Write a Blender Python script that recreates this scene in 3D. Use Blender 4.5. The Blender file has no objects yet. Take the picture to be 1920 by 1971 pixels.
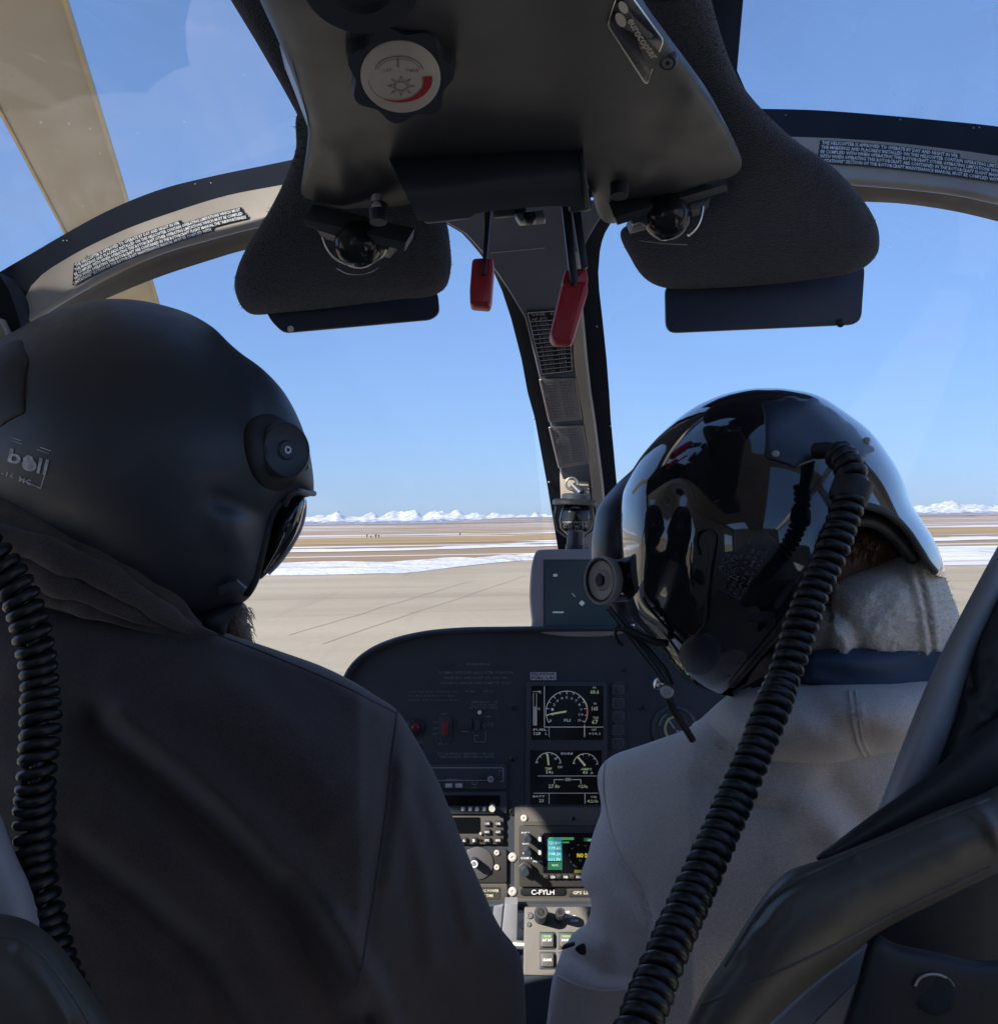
import bpy, bmesh, math, random
import numpy as np
from mathutils import Vector, Matrix, geometry, noise
from mathutils.bvhtree import BVHTree

random.seed(7)
rng = np.random.default_rng(7)
SC = bpy.context.scene
COL = SC.collection

# ------------------------------------------------------------------ camera
cam_d = bpy.data.cameras.new('camera')
cam = bpy.data.objects.new('camera', cam_d)
COL.objects.link(cam)
cam_d.sensor_fit = 'HORIZONTAL'
cam_d.sensor_width = 36.0
cam_d.lens = 36.0
cam_d.clip_start = 0.02
cam_d.clip_end = 60000
CAM_Z = 1.9
PITCH, ROLL = math.radians(0.55), math.radians(-0.87)
cam.matrix_world = (Matrix.Translation((0, 0, CAM_Z)) @ Matrix.Rotation(math.radians(90) + PITCH, 4, 'X')
                    @ Matrix.Rotation(ROLL, 4, 'Z'))
CM = cam.matrix_world.copy()
CO = CM.translation.copy()
SC.camera = cam

# ------------------------------------------------------------------ sky, sun, exposure
SUN = Vector((-0.66, -0.50, 0.55)).normalized()
world = bpy.data.worlds.new('World')
SC.world = world
world.use_nodes = True
wn = world.node_tree.nodes
wl = world.node_tree.links
bg = wn['Background']
sky = wn.new('ShaderNodeTexSky')
sky.sky_type = 'NISHITA'
sky.sun_disc = False
sky.sun_elevation = math.asin(SUN.z)
sky.sun_rotation = math.atan2(SUN.x, SUN.y)
sky.altitude = 1100
sky.air_density = 1.0
sky.dust_density = 1.6
sky.ozone_density = 3.0
gm = wn.new('ShaderNodeGamma'); gm.inputs['Gamma'].default_value = 0.54      # flattens the dome as the photograph's tone curve does
tn = wn.new('ShaderNodeMix'); tn.data_type = 'RGBA'; tn.blend_type = 'MULTIPLY'; tn.inputs['Factor'].default_value = 1.0
tn.inputs['B'].default_value = (0.69, 0.985, 1.50, 1)
wl.new(sky.outputs['Color'], gm.inputs['Color']); wl.new(gm.outputs['Color'], tn.inputs['A'])
wl.new(tn.outputs['Result'], bg.inputs['Color'])
bg.inputs['Strength'].default_value = 0.13
sun_d = bpy.data.lights.new('sun', 'SUN')
sun_d.energy = 4.2
sun_d.angle = math.radians(0.5)
sun_d.color = (1.0, 0.95, 0.88)
sun = bpy.data.objects.new('sun', sun_d)
COL.objects.link(sun)
sun.rotation_euler = (-SUN).to_track_quat('-Z', 'Y').to_euler()
sun.location = (-20, -15, 20)
SC.view_settings.view_transform = 'Standard'
SC.view_settings.look = 'None'
SC.view_settings.exposure = 1.0
SC.view_settings.gamma = 1.0
SC.view_settings.use_curve_mapping = False
SC.cycles.max_bounces = 10
SC.cycles.diffuse_bounces = 5
SC.cycles.transparent_max_bounces = 12
SC.cycles.use_denoising = True

# ------------------------------------------------------------------ measuring: photograph pixel + depth -> point
W0, CU, CV = 1920.0, 960.0, 985.5
def ray(u, v):
    return CM.to_3x3() @ Vector(((u - CU) / W0, -(v - CV) / W0, -1.0))
def P(u, v, d):
    return CO + ray(u, v) * d
def pxm(d):                      # metres per photo pixel at depth d
    return d / W0
def Gd(u, v, z=0.0):             # point on the ground seen at a pixel
    r = ray(u, v)
    return CO + r * ((z - CO.z) / r.z)

class Pl:                        # a real plane through three measured points
    def __init__(s, a, b, c):
        s.a, b, c = P(*a), P(*b), P(*c)
        s.n = (b - s.a).cross(c - s.a).normalized()
        if s.n.dot(CO - s.a) < 0: s.n = -s.n
    def pt(s, u, v, off=0.0):
        r = ray(u, v)
        base = s.a
        t = (base - CO).dot(s.n) / r.dot(s.n)
        return CO + r * t + s.n * off
def flat(d):
    return Pl((0, 0, d), (1000, 0, d), (0, 1000, d))
class Fn:                        # surface whose depth is a function of the pixel
    def __init__(s, f): s.f = f
    def pt(s, u, v, off=0.0): return P(u, v, s.f(u, v) - off)
class Hit:                       # an already built mesh, found by casting a ray
    def __init__(s, verts, faces, d):
        s.b = BVHTree.FromPolygons([Vector(v) for v in verts], faces); s.d = d
    def pt(s, u, v, off=0.0):
        r = ray(u, v).normalized()
        h = s.b.ray_cast(CO, r)
        if h[0] is None: return P(u, v, s.d - off)
        return h[0] - r * off

# ------------------------------------------------------------------ materials
MATS = {}
def M(name, col, rough=0.5, metal=0.0, spec=0.5, var=0.15, vs=8.0, bump=0.1, bs=350.0, bd=0.001,
      coat=0.0, sheen=0.0, rv=0.12, speck=0.0, ss=900.0, emit=0.0, trans=0.0):
    if name in MATS: return MATS[name]
    m = bpy.data.materials.new(name)
    m.use_nodes = True
    n, l = m.node_tree.nodes, m.node_tree.links
    b = n['Principled BSDF']
    tc = n.new('ShaderNodeTexCoord')
    no = n.new('ShaderNodeTexNoise'); no.inputs['Scale'].default_value = vs; no.inputs['Detail'].default_value = 5
    l.new(tc.outputs['Object'], no.inputs['Vector'])
    mx = n.new('ShaderNodeMix'); mx.data_type = 'RGBA'
    c0 = [c * (1 - var) for c in col]; c1 = [c * (1 + var) for c in col]
    mx.inputs['A'].default_value = (*c0, 1); mx.inputs['B'].default_value = (*c1, 1)
    mr = n.new('ShaderNodeMapRange'); mr.inputs[1].default_value = 0.3; mr.inputs[2].default_value = 0.7
    l.new(no.outputs['Fac'], mr.inputs[0]); l.new(mr.outputs[0], mx.inputs['Factor'])
    out = mx.outputs['Result']
    if speck:
        n2 = n.new('ShaderNodeTexNoise'); n2.inputs['Scale'].default_value = ss; n2.inputs['Detail'].default_value = 2
        l.new(tc.outputs['Object'], n2.inputs['Vector'])
        mr2 = n.new('ShaderNodeMapRange'); mr2.inputs[1].default_value = 0.35; mr2.inputs[2].default_value = 0.65
        mr2.inputs[3].default_value = 1 - speck; mr2.inputs[4].default_value = 1 + speck
        l.new(n2.outputs['Fac'], mr2.inputs[0])
        ml = n.new('ShaderNodeMix'); ml.data_type = 'RGBA'; ml.blend_type = 'MULTIPLY'; ml.inputs['Factor'].default_value = 1
        l.new(out, ml.inputs['A']); l.new(mr2.outputs[0], ml.inputs['B'])
        out = ml.outputs['Result']
    l.new(out, b.inputs['Base Color'])
    rr_ = n.new('ShaderNodeMapRange'); rr_.inputs[1].default_value = 0.3; rr_.inputs[2].default_value = 0.7
    rr_.inputs[3].default_value = max(0.02, rough * (1 - rv)); rr_.inputs[4].default_value = min(1, rough * (1 + rv))
    n3 = n.new('ShaderNodeTexNoise'); n3.inputs['Scale'].default_value = vs * 3; n3.inputs['Detail'].default_value = 6
    l.new(tc.outputs['Object'], n3.inputs['Vector'])
    l.new(n3.outputs['Fac'], rr_.inputs[0]); l.new(rr_.outputs[0], b.inputs['Roughness'])
    b.inputs['Metallic'].default_value = metal
    b.inputs['Specular IOR Level'].default_value = spec
    b.inputs['Coat Weight'].default_value = coat
    b.inputs['Coat Roughness'].default_value = 0.04
    b.inputs['Sheen Weight'].default_value = sheen
    b.inputs['Sheen Roughness'].default_value = 0.5
    if emit:
        b.inputs['Emission Color'].default_value = (*col, 1); b.inputs['Emission Strength'].default_value = emit
    if bump:
        nb = n.new('ShaderNodeTexNoise'); nb.inputs['Scale'].default_value = bs; nb.inputs['Detail'].default_value = 4
        l.new(tc.outputs['Object'], nb.inputs['Vector'])
        bp = n.new('ShaderNodeBump'); bp.inputs['Strength'].default_value = bump; bp.inputs['Distance'].default_value = bd
        l.new(nb.outputs['Fac'], bp.inputs['Height']); l.new(bp.outputs['Normal'], b.inputs['Normal'])
    MATS[name] = m
    return m

def glass_mat(name, tint, ior=1.42, veil=0.0):
    m = bpy.data.materials.new(name); m.use_nodes = True
    n, l = m.node_tree.nodes, m.node_tree.links
    n.remove(n['Principled BSDF'])
    o = n['Material Output']
    f = n.new('ShaderNodeFresnel'); f.inputs['IOR'].default_value = ior
    t = n.new('ShaderNodeBsdfTransparent'); t.inputs['Color'].default_value = (*tint, 1)
    g = n.new('ShaderNodeBsdfGlossy'); g.inputs['Roughness'].default_value = 0.015
    g.inputs['Color'].default_value = (0.9, 0.9, 0.9, 1)
    x = n.new('ShaderNodeMixShader')
    l.new(f.outputs[0], x.inputs[0]); l.new(t.outputs[0], x.inputs[1]); l.new(g.outputs[0], x.inputs[2])
    out = x.outputs[0]
    if veil:                     # a milky film with smears, standing in for glare and reflections in the panes
        tc = n.new('ShaderNodeTexCoord')
        mp = n.new('ShaderNodeMapping'); mp.inputs['Scale'].default_value = (3.0, 1.1, 3.0); mp.inputs['Rotation'].default_value = (0.3, 0.5, 0.9)
        l.new(tc.outputs['Object'], mp.inputs['Vector'])
        a = n.new('ShaderNodeTexNoise'); a.inputs['Scale'].default_value = 2.2; a.inputs['Detail'].default_value = 7; a.inputs['Distortion'].default_value = 1.6
        l.new(mp.outputs[0], a.inputs['Vector'])
        c = n.new('ShaderNodeTexNoise'); c.inputs['Scale'].default_value = 160; c.inputs['Detail'].default_value = 2
        l.new(tc.outputs['Object'], c.inputs['Vector'])
        r1 = n.new('ShaderNodeMapRange'); r1.inputs[1].default_value = .35; r1.inputs[2].default_value = .68; r1.inputs[3].default_value = veil * .45; r1.inputs[4].default_value = veil * 1.5
        l.new(a.outputs['Fac'], r1.inputs[0])
        r2 = n.new('ShaderNodeMapRange'); r2.inputs[1].default_value = .70; r2.inputs[2].default_value = .78; r2.inputs[3].default_value = 0; r2.inputs[4].default_value = veil * 1.6
        l.new(c.outputs['Fac'], r2.inputs[0])
        ad = n.new('ShaderNodeMath'); ad.operation = 'ADD'; l.new(r1.outputs[0], ad.inputs[0]); l.new(r2.outputs[0], ad.inputs[1])
        df = n.new('ShaderNodeBsdfDiffuse'); df.inputs['Color'].default_value = (.8, .8, .8, 1)
        tl = n.new('ShaderNodeBsdfTranslucent'); tl.inputs['Color'].default_value = (.8, .8, .8, 1)
        md = n.new('ShaderNodeMixShader'); md.inputs[0].default_value = .6; l.new(df.outputs[0], md.inputs[1]); l.new(tl.outputs[0], md.inputs[2])
        y = n.new('ShaderNodeMixShader'); l.new(ad.outputs[0], y.inputs[0]); l.new(out, y.inputs[1]); l.new(md.outputs[0], y.inputs[2])
        out = y.outputs[0]
    l.new(out, o.inputs['Surface'])
    return m

# ------------------------------------------------------------------ mesh builder
class MB:
    def __init__(s): s.v, s.f = [], []
    def add(s, vs, fs):
        o = len(s.v); s.v += [Vector(v) for v in vs]; s.f += [tuple(i + o for i in f) for f in fs]
    def hit(s, d=1.0): return Hit(s.v, s.f, d)
    def ring_join(s, rings, closed=True, cap0=True, cap1=True):
        o = len(s.v); n = len(rings[0])
        for r in rings: s.v += [Vector(p) for p in r]
        for k in range(len(rings) - 1):
            for i in range(n if closed else n - 1):
                j = (i + 1) % n
                s.f.append((o + k * n + i, o + k * n + j, o + (k + 1) * n + j, o + (k + 1) * n + i))
        if cap0: s.f.append(tuple(o + i for i in reversed(range(n))))
        if cap1: s.f.append(tuple(o + (len(rings) - 1) * n + i for i in range(n)))
    def slab(s, poly, surf, t=0.004, back=0.004, bev=0.0, shrink=0.0, d=None):
        if bev > 0:
            q = surf.pt(*poly[0]); dd = (q - CO).length
            bp = bev / pxm(dd)
            rings = [[surf.pt(u, v, -back) for u, v in (inset(poly, shrink) if shrink else poly)],
                     [surf.pt(u, v, t - bev) for u, v in poly],
                     [surf.pt(u, v, t - 0.29 * bev) for u, v in inset(poly, bp * 0.29)],
                     [surf.pt(u, v, t) for u, v in inset(poly, bp)]]
        else:
            rings = [[surf.pt(u, v, -back) for u, v in (inset(poly, shrink) if shrink else poly)],
                     [surf.pt(u, v, t) for u, v in poly]]
        s.ring_join(rings)
    def plate(s, poly, surf, off):        # flat print
        s.add([surf.pt(u, v, off) for u, v in poly], [tuple(range(len(poly)))])
    def line(s, pts, w, surf, off):
        for a, b in zip(pts[:-1], pts[1:]):
            a, b = Vector(a), Vector(b); dd = (b - a)
            if dd.length < 1e-6: continue
            dd.normalize(); p = Vector((-dd.y, dd.x)) * w / 2
            s.add([surf.pt(*(a - p), off), surf.pt(*(b - p), off), surf.pt(*(b + p), off), surf.pt(*(a + p), off)], [(0, 1, 2, 3)])
    def tube(s, pts, r, seg=8, caps=True):
        pts = [Vector(p) for p in pts]; n = len(pts)
        rs = r if isinstance(r, (list, tuple)) else [r] * n
        t0 = (pts[1] - pts[0]).normalized()
        up = Vector((0, 0, 1)) if abs(t0.z) < 0.9 else Vector((1, 0, 0))
        x = t0.cross(up).normalized(); rings = []
        for i in range(n):
            t = (pts[min(i + 1, n - 1)] - pts[max(i - 1, 0)]).normalized()
            x = (x - t * x.dot(t)).normalized(); y = t.cross(x)
            rings.append([pts[i] + (x * math.cos(a) + y * math.sin(a)) * rs[i] for a in [2 * math.pi * k / seg for k in range(seg)]])
        s.ring_join(rings, True, caps, caps)
    def lathe(s, o, axis, prof, seg=24, caps=True):
        o = Vector(o); z = Vector(axis).normalized()
        up = Vector((0, 0, 1)) if abs(z.z) < 0.9 else Vector((1, 0, 0))
        x = z.cross(up).normalized(); y = z.cross(x)
        rings = [[o + z * h + (x * math.cos(a) + y * math.sin(a)) * max(r, 1e-5) for a in [2 * math.pi * k / seg for k in range(seg)]] for r, h in prof]
        s.ring_join(rings, True, caps, caps)
    def ball(s, c, r, seg=20):
        prof = [(r * math.sin(a), -r * math.cos(a)) for a in [math.pi * k / (seg // 2) for k in range(seg // 2 + 1)]]
        s.lathe(c, (0, 0, 1), prof, seg)
    def box(s, c, h, ax=None):
        c = Vector(c); ax = ax or (Vector((1, 0, 0)), Vector((0, 1, 0)), Vector((0, 0, 1)))
        vs = [c + ax[0] * h[0] * i + ax[1] * h[1] * j + ax[2] * h[2] * k for i in (-1, 1) for j in (-1, 1) for k in (-1, 1)]
        s.add(vs, [(0, 1, 3, 2), (4, 6, 7, 5), (0, 4, 5, 1), (2, 3, 7, 6), (0, 2, 6, 4), (1, 5, 7, 3)])
    def bx(s, x0, x1, y0, y1, z0, z1):
        s.box(((x0 + x1) / 2, (y0 + y1) / 2, (z0 + z1) / 2), ((x1 - x0) / 2, (y1 - y0) / 2, (z1 - z0) / 2))
    def grid(s, rows):
        o = len(s.v); n = len(rows[0])
        for r in rows: s.v += [Vector(p) for p in r]
        for k in range(len(rows) - 1):
            for i in range(n - 1):
                s.f.append((o + k * n + i, o + k * n + i + 1, o + (k + 1) * n + i + 1, o + (k + 1) * n + i))
    def text(s, txt, base, h, surf, off=0.001, up=None, bold=0.0, fit=True, res=1):
        """base: list of pixel points (a polyline baseline); h: capital height in pixels"""
        vs, fs, w = glyphs(txt, bold, res)
        if not vs: return
        pts = [Vector(p) for p in base]
        L = [0.0]
        for a, b in zip(pts[:-1], pts[1:]): L.append(L[-1] + (b - a).length)
        tot = L[-1]
        sy = h / 0.70
        sx = tot / w if fit else sy
        def at(x):
            q = x * sx
            for i in range(len(pts) - 1):
                if q <= L[i + 1] or i == len(pts) - 2:
                    dd = (pts[i + 1] - pts[i]).normalized()
                    return pts[i] + dd * (q - L[i]), dd
        out = []
        for x, y in vs:
            p, dd = at(x)
            uu = Vector(up).normalized() if up else Vector((dd.y, -dd.x))
            q = p + uu * y * sy
            out.append(surf.pt(q.x, q.y, off))
        s.add(out, fs)
    def build(s, name, mat, parent=None, smooth=35.0, root=None, subd=0):
        me = bpy.data.meshes.new(name)
        o = bpy.data.objects.new(name, me); COL.objects.link(o)
        r = parent
        if parent is not None:
            loc = parent['_o'] if '_o' in parent else (0, 0, 0)
            o.parent = parent
            loc = Vector(loc)
            o['_o'] = tuple(loc)
        else:
            loc = sum(s.v, Vector()) / max(1, len(s.v))
            o.location = loc; o['_o'] = tuple(loc)
        me.from_pydata([v - loc for v in s.v], [], s.f)
        bm = bmesh.new(); bm.from_mesh(me)
        lo = [v for v in bm.verts if not v.link_faces]
        if lo: bmesh.ops.delete(bm, geom=lo, context='VERTS')
        bmesh.ops.recalc_face_normals(bm, faces=bm.faces)
        bm.to_mesh(me); bm.free()
        if smooth:
            me.polygons.foreach_set('use_smooth', [True] * len(me.polygons))
            if smooth < 179: me.set_sharp_from_angle(angle=math.radians(smooth))
        if mat: me.materials.append(mat)
        me.update()
        return o

GL = {}
def glyphs(txt, bold=0.0, res=1):
    k = (txt, bold, res)
    if k in GL: return GL[k]
    c = bpy.data.curves.new('lettering', 'FONT'); c.body = txt; c.resolution_u = res; c.offset = bold
    o = bpy.data.objects.new('lettering', c)
    COL.objects.link(o)
    dg = bpy.context.evaluated_depsgraph_get()
    me = bpy.data.meshes.new_from_object(o.evaluated_get(dg))
    vs = [(v.co.x, v.co.y) for v in me.vertices]; fs = [tuple(p.vertices) for p in me.polygons]
    x0 = min([v[0] for v in vs], default=0); x1 = max([v[0] for v in vs], default=1)
    vs = [(a - x0, b) for a, b in vs]
    bpy.data.objects.remove(o); bpy.data.curves.remove(c); bpy.data.meshes.remove(me)
    GL[k] = (vs, fs, max(x1 - x0, 1e-3))
    return GL[k]

def area2(p): return sum(a[0] * b[1] - b[0] * a[1] for a, b in zip(p, p[1:] + p[:1]))
def inset(poly, r):
    n = len(poly); sg = 1 if area2(list(poly)) > 0 else -1; out = []
    for i in range(n):
        a, b, c = Vector(poly[i - 1]), Vector(poly[i]), Vector(poly[(i + 1) % n])
        d1, d2 = (b - a), (c - b)
        if d1.length < 1e-6: d1 = d2
        if d2.length < 1e-6: d2 = d1
        d1.normalize(); d2.normalize()
        n1 = Vector((-d1.y, d1.x)) * sg; n2 = Vector((-d2.y, d2.x)) * sg
        m = n1 + n2
        if m.length < 1e-3: m = n1
        m.normalize(); k = max(0.4, m.dot(n1))
        q = b + m * (r / k); out.append((q.x, q.y))
    return out
def rect(a, b, c, d): return [(a, b), (c, b), (c, d), (a, d)]
def rpoly(poly, r, n=4):        # round the corners
    out = []; N = len(poly)
    for i in range(N):
        a, b, c = Vector(poly[i - 1]), Vector(poly[i]), Vector(poly[(i + 1) % N])
        r1 = min(r, (a - b).length * 0.48, (c - b).length * 0.48)
        p0 = b + (a - b).normalized() * r1; p1 = b + (c - b).normalized() * r1
        for k in range(n + 1):
            t = k / n
            q = p0 * (1 - t) ** 2 + b * 2 * t * (1 - t) + p1 * t * t
            out.append((q.x, q.y))
    return out
def rr(a, b, c, d, r, n=3): return rpoly(rect(a, b, c, d), r, n)
def ell(u, v, a, b=None, ang=0.0, n=24):
    b = b or a; ca, sa = math.cos(math.radians(ang)), math.sin(math.radians(ang)); out = []
    for k in range(n):
        t = 2 * math.pi * k / n; x, y = a * math.cos(t), b * math.sin(t)
        out.append((u + x * ca - y * sa, v + x * sa + y * ca))
    return out
def spline(pts, step=6.0, closed=True):     # Catmull-Rom through measured points, any dimension
    p = [np.array(q, float) for q in pts]; n = len(p); out = []
    rngk = range(n) if closed else range(n - 1)
    for i in rngk:
        p0 = p[(i - 1) % n] if closed or i > 0 else p[i]
        p1, p2 = p[i], p[(i + 1) % n]
        p3 = p[(i + 2) % n] if closed or i + 2 < n else p[(i + 1) % n]
        t0 = 0.0
        k1 = max(np.linalg.norm(p1[:2] - p0[:2]), 1e-6) ** .5; k2 = max(np.linalg.norm(p2[:2] - p1[:2]), 1e-6) ** .5; k3 = max(np.linalg.norm(p3[:2] - p2[:2]), 1e-6) ** .5
        m1 = ((p1 - p0) / k1 - (p2 - p0) / (k1 + k2) + (p2 - p1) / k2) * k2 if k1 > 1e-2 else (p2 - p1)
        m2 = ((p2 - p1) / k2 - (p3 - p1) / (k2 + k3) + (p3 - p2) / k3) * k2 if k3 > 1e-2 else (p2 - p1)
        m = max(1, int(round(np.linalg.norm(p2[:2] - p1[:2]) / step)))
        for k in range(m):
            t = k / m
            out.append((2 * t**3 - 3 * t**2 + 1) * p1 + (t**3 - 2 * t**2 + t) * m1 + (-2 * t**3 + 3 * t**2) * p2 + (t**3 - t**2) * m2)
    if not closed: out.append(p[-1])
    return [tuple(float(x) for x in q) for q in out]

def seg_dist(px, pts):
    """distance of every point to a polyline"""
    d = np.full(len(px), 1e9)
    for a, b in zip(pts[:-1], pts[1:]):
        a = np.array(a[:2], float); b = np.array(b[:2], float); ab = b - a
        t = np.clip(((px - a) @ ab) / max(ab @ ab, 1e-9), 0, 1)
        d = np.minimum(d, np.linalg.norm(px - (a + t[:, None] * ab), axis=1))
    return d

def inflate(mb, poly, depth, tf, tb, k=0.0, step=8.0, folds=(), lump=0.0, lscale=6.0, smooth=True, power=0.5, lump2=0.0, l2=30.0, cut=None):
    """a solid, rounded body with the given outline: the height over the outline's plane solves a Poisson problem, so an ellipse gives an ellipsoid"""
    b = spline(poly, step) if smooth else poly
    nb = len(b); B = np.array(b)
    mn, mx = B.min(0), B.max(0)
    rings = []
    for q in (step * .18, step * .55):
        rings += inset(b, q)
    gx = np.arange(mn[0], mx[0], step); gy = np.arange(mn[1], mx[1], step * .87)
    G = np.array([(x + (j % 2) * step / 2, y) for j, y in enumerate(gy) for x in gx])
    loop = [tuple(q) for q in B] + [tuple(B[0])]
    def inside(Q):
        c = np.zeros(len(Q), bool)
        for (x1, y1), (x2, y2) in zip(loop[:-1], loop[1:]):
            if y1 == y2: continue
            m = ((y1 > Q[:, 1]) != (y2 > Q[:, 1])) & (Q[:, 0] < (x2 - x1) * (Q[:, 1] - y1) / (y2 - y1) + x1)
            c ^= m
        return c
    G = G[inside(G)]; G = G[seg_dist(G, loop) > step * .85]
    R = np.array(rings); R = R[inside(R)]; R = R[seg_dist(R, loop) > step * .12]
    allp = [Vector(q) for q in B] + [Vector(q) for q in R] + [Vector(q) for q in G]
    ce = []
    if cut:                       # the rim of an opening becomes mesh edges
        C = np.array(spline(cut, step * .8, False)); C = C[inside(C)]
        keep = seg_dist(np.array(allp), [tuple(q) for q in C]) > step * .4
        keep[:nb] = True
        allp = [q for q, k_ in zip(allp, keep) if k_]
        c0 = len(allp); allp += [Vector(q) for q in C]; ce = [(c0 + i, c0 + i + 1) for i in range(len(C) - 1)]
    vs, es, fs, ov, oe, of = geometry.delaunay_2d_cdt(allp, ce, [list(range(nb))], 1, 1e-4)
    V = np.array([(q.x, q.y) for q in vs]); F = np.array([f for f in fs if len(f) == 3])
    bd = seg_dist(V, loop) < 1e-3
    # cotangent Laplacian, conjugate gradients
    I, J, Wt = [], [], []
    ar = np.zeros(len(V))
    p = V[F]
    A2 = np.abs(np.cross(p[:, 1] - p[:, 0], p[:, 2] - p[:, 0])) + 1e-9
    for c in range(3):
        i, j, o = F[:, (c + 1) % 3], F[:, (c + 2) % 3], F[:, c]
        e1, e2 = V[i] - V[o], V[j] - V[o]
        w = 0.5 * (e1 * e2).sum(1) / A2
        I += [i, j]; J += [j, i]; Wt += [w, w]
        ar += np.bincount(F[:, c], A2 / 6, len(V))
    I, J, Wt = np.concatenate(I), np.concatenate(J), np.concatenate(Wt)
    dg = np.bincount(I, Wt, len(V)) + k * ar
    fr = ~bd
    def Aop(x):
        return np.where(fr, dg * x - np.bincount(I, Wt * x[J], len(V)), 0)
    x = np.zeros(len(V)); r = np.where(fr, ar, 0.0); z = r / np.maximum(dg, 1e-6); pdir = z.copy(); rz = r @ z
    for it in range(500):
        Ap = Aop(pdir); a = rz / max(pdir @ Ap, 1e-30); x += a * pdir; r -= a * Ap
        if r @ r < 1e-10 * (ar @ ar): break
        z = r / np.maximum(dg, 1e-6); rz2 = r @ z; pdir = z + rz2 / rz * pdir; rz = rz2
    h = np.maximum(x, 0); h = (h / h.max()) ** power
    fo = np.zeros(len(V))
    for pts, wd, amp in folds:
        sp = spline(pts, 12, closed=False)
        wdt = wd
        dd = seg_dist(V, sp)
        fo += amp * np.exp(-(dd / wdt) ** 2)
    if lump or lump2:
        for i, (u, v) in enumerate(V):
            fo[i] += lump * noise.fractal(Vector((u / 1920 * lscale, v / 1920 * lscale, 3.1)), 0.8, 2.0, 4)
            if lump2: fo[i] += lump2 * noise.noise(Vector((u / 1920 * l2, v / 1920 * l2, 9.7)))
    fo *= np.minimum(1, h * 1.6)
    D = np.array([depth(u, v) if callable(depth) else depth for u, v in V])
    TF = np.array([tf(u, v) if callable(tf) else tf for u, v in V])
    front = [P(u, v, d) for (u, v), d in zip(V, D - TF * h - fo)]
    back = [P(u, v, d) for (u, v), d in zip(V, D + tb * h)]
    o = len(mb.v); n = len(V)
    idx = np.arange(n) + n; idx[bd] = np.arange(n)[bd]
    mb.v += front + back
    # keep only used vertices tidy: boundary vertices are shared
    full = None; opn = np.zeros(len(F), bool)
    if cut:
        full = Hit(front, [tuple(int(i) for i in f) for f in F], 1.0)
        loop = [tuple(q) for q in spline(cut, step * .8, False)]; loop.append(loop[0])
        opn = inside(V[F].mean(1))
    for f, op in zip(F, opn):
        if not op: mb.f.append(tuple(int(o + i) for i in f))
        mb.f.append(tuple(int(o + idx[i]) for i in f[::-1]))
    return full

# ------------------------------------------------------------------ things
def thing(name, label, cat, loc, group=None):
    o = bpy.data.objects.new(name, None); COL.objects.link(o)
    o.location = loc; o['_o'] = tuple(loc); o['label'] = label; o['category'] = cat
    o.empty_display_size = 0.05
    if group: o['group'] = group
    return o
def tag(o, label, cat, group=None):
    o['label'] = label; o['category'] = cat
    if group: o['group'] = group
    return o
def struct(o): o['kind'] = 'structure'; return o
def stuff(o): o['kind'] = 'stuff'; return o
# ================================================================== materials in use
m_blackpl = M('black_plastic', (0.044, 0.052, 0.068), 0.42, bump=0.15, bs=900, bd=.0004)
m_console = M('console_grey_plastic', (0.064, 0.067, 0.074), 0.42, bump=0.25, bs=1100, bd=.0004, var=.12)
m_trim = M('frame_trim_grey', (0.47, 0.41, 0.335), 0.5, var=.12, vs=14, bump=.15, bs=500)
m_band = M('glass_edge_black', (0.014, 0.018, 0.028), 0.6, spec=.25, bump=.05)
m_felt = M('charcoal_felt', (0.046, 0.056, 0.088), 0.95, var=.2, bump=1.0, bs=700, bd=.003, speck=.42, ss=620, sheen=.35, spec=.1)
m_smoke = M('smoked_visor_plate', (0.038, 0.050, 0.090), 0.5, bump=0, spec=.5)
m_red = M('red_handle_plastic', (0.56, 0.040, 0.055), 0.38, bump=.05, var=.1)
m_bar = M('dark_lever_steel', (0.05, 0.055, 0.065), 0.35, metal=.6, bump=.05)
m_chrome = M('bright_metal', (0.62, 0.60, 0.57), 0.25, metal=1.0, bump=.03)
m_screw = M('screw_metal', (0.48, 0.46, 0.43), 0.38, metal=.8, bump=.05)
m_white = M('white_print', (0.92, 0.92, 0.90), 0.6, bump=0, var=.05)
m_label = M('black_label', (0.018, 0.018, 0.020), 0.4, bump=0)
m_grnprint = M('dim_grey_print', (0.50, 0.51, 0.54), 0.7, bump=0, var=.3, vs=300)
m_cream = M('cream_plastic', (0.68, 0.62, 0.54), 0.45, bump=.05)
m_panel = M('panel_grey_paint', (0.118, 0.106, 0.091), 0.55, bump=.2, bs=1500, bd=.0003, var=.08)
m_paneldk = M('panel_dark_paint', (0.050, 0.055, 0.068), 0.5, bump=.2, bs=1500, bd=.0003)
m_glare = M('glareshield_black', (0.042, 0.049, 0.062), 0.8, bump=.4, bs=1500, bd=.0005)
m_screen = M('display_glass', (0.006, 0.007, 0.009), 0.12, bump=0)
m_yel = M('display_green', (0.55, 0.62, 0.36), .5, bump=0, emit=.10)
m_wht = M('display_white', (0.62, 0.66, 0.62), .5, bump=0, emit=.07)
m_redl = M('display_red', (0.7, 0.10, 0.08), .5, bump=0, emit=.08)
m_keys = M('key_dark', (0.058, 0.054, 0.050), 0.5, bump=.05)
m_liner = M('cabin_liner_grey', (0.50, 0.48, 0.45), 0.8, bump=.2)
m_floor = M('cabin_floor', (0.30, 0.27, 0.24), 0.8, bump=.3)
m_glass = glass_mat('windscreen_acrylic', (0.955, 0.965, 0.975), veil=.028)
m_roofglass = glass_mat('roof_acrylic', (0.93, 0.95, 0.97), veil=.125)

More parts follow.
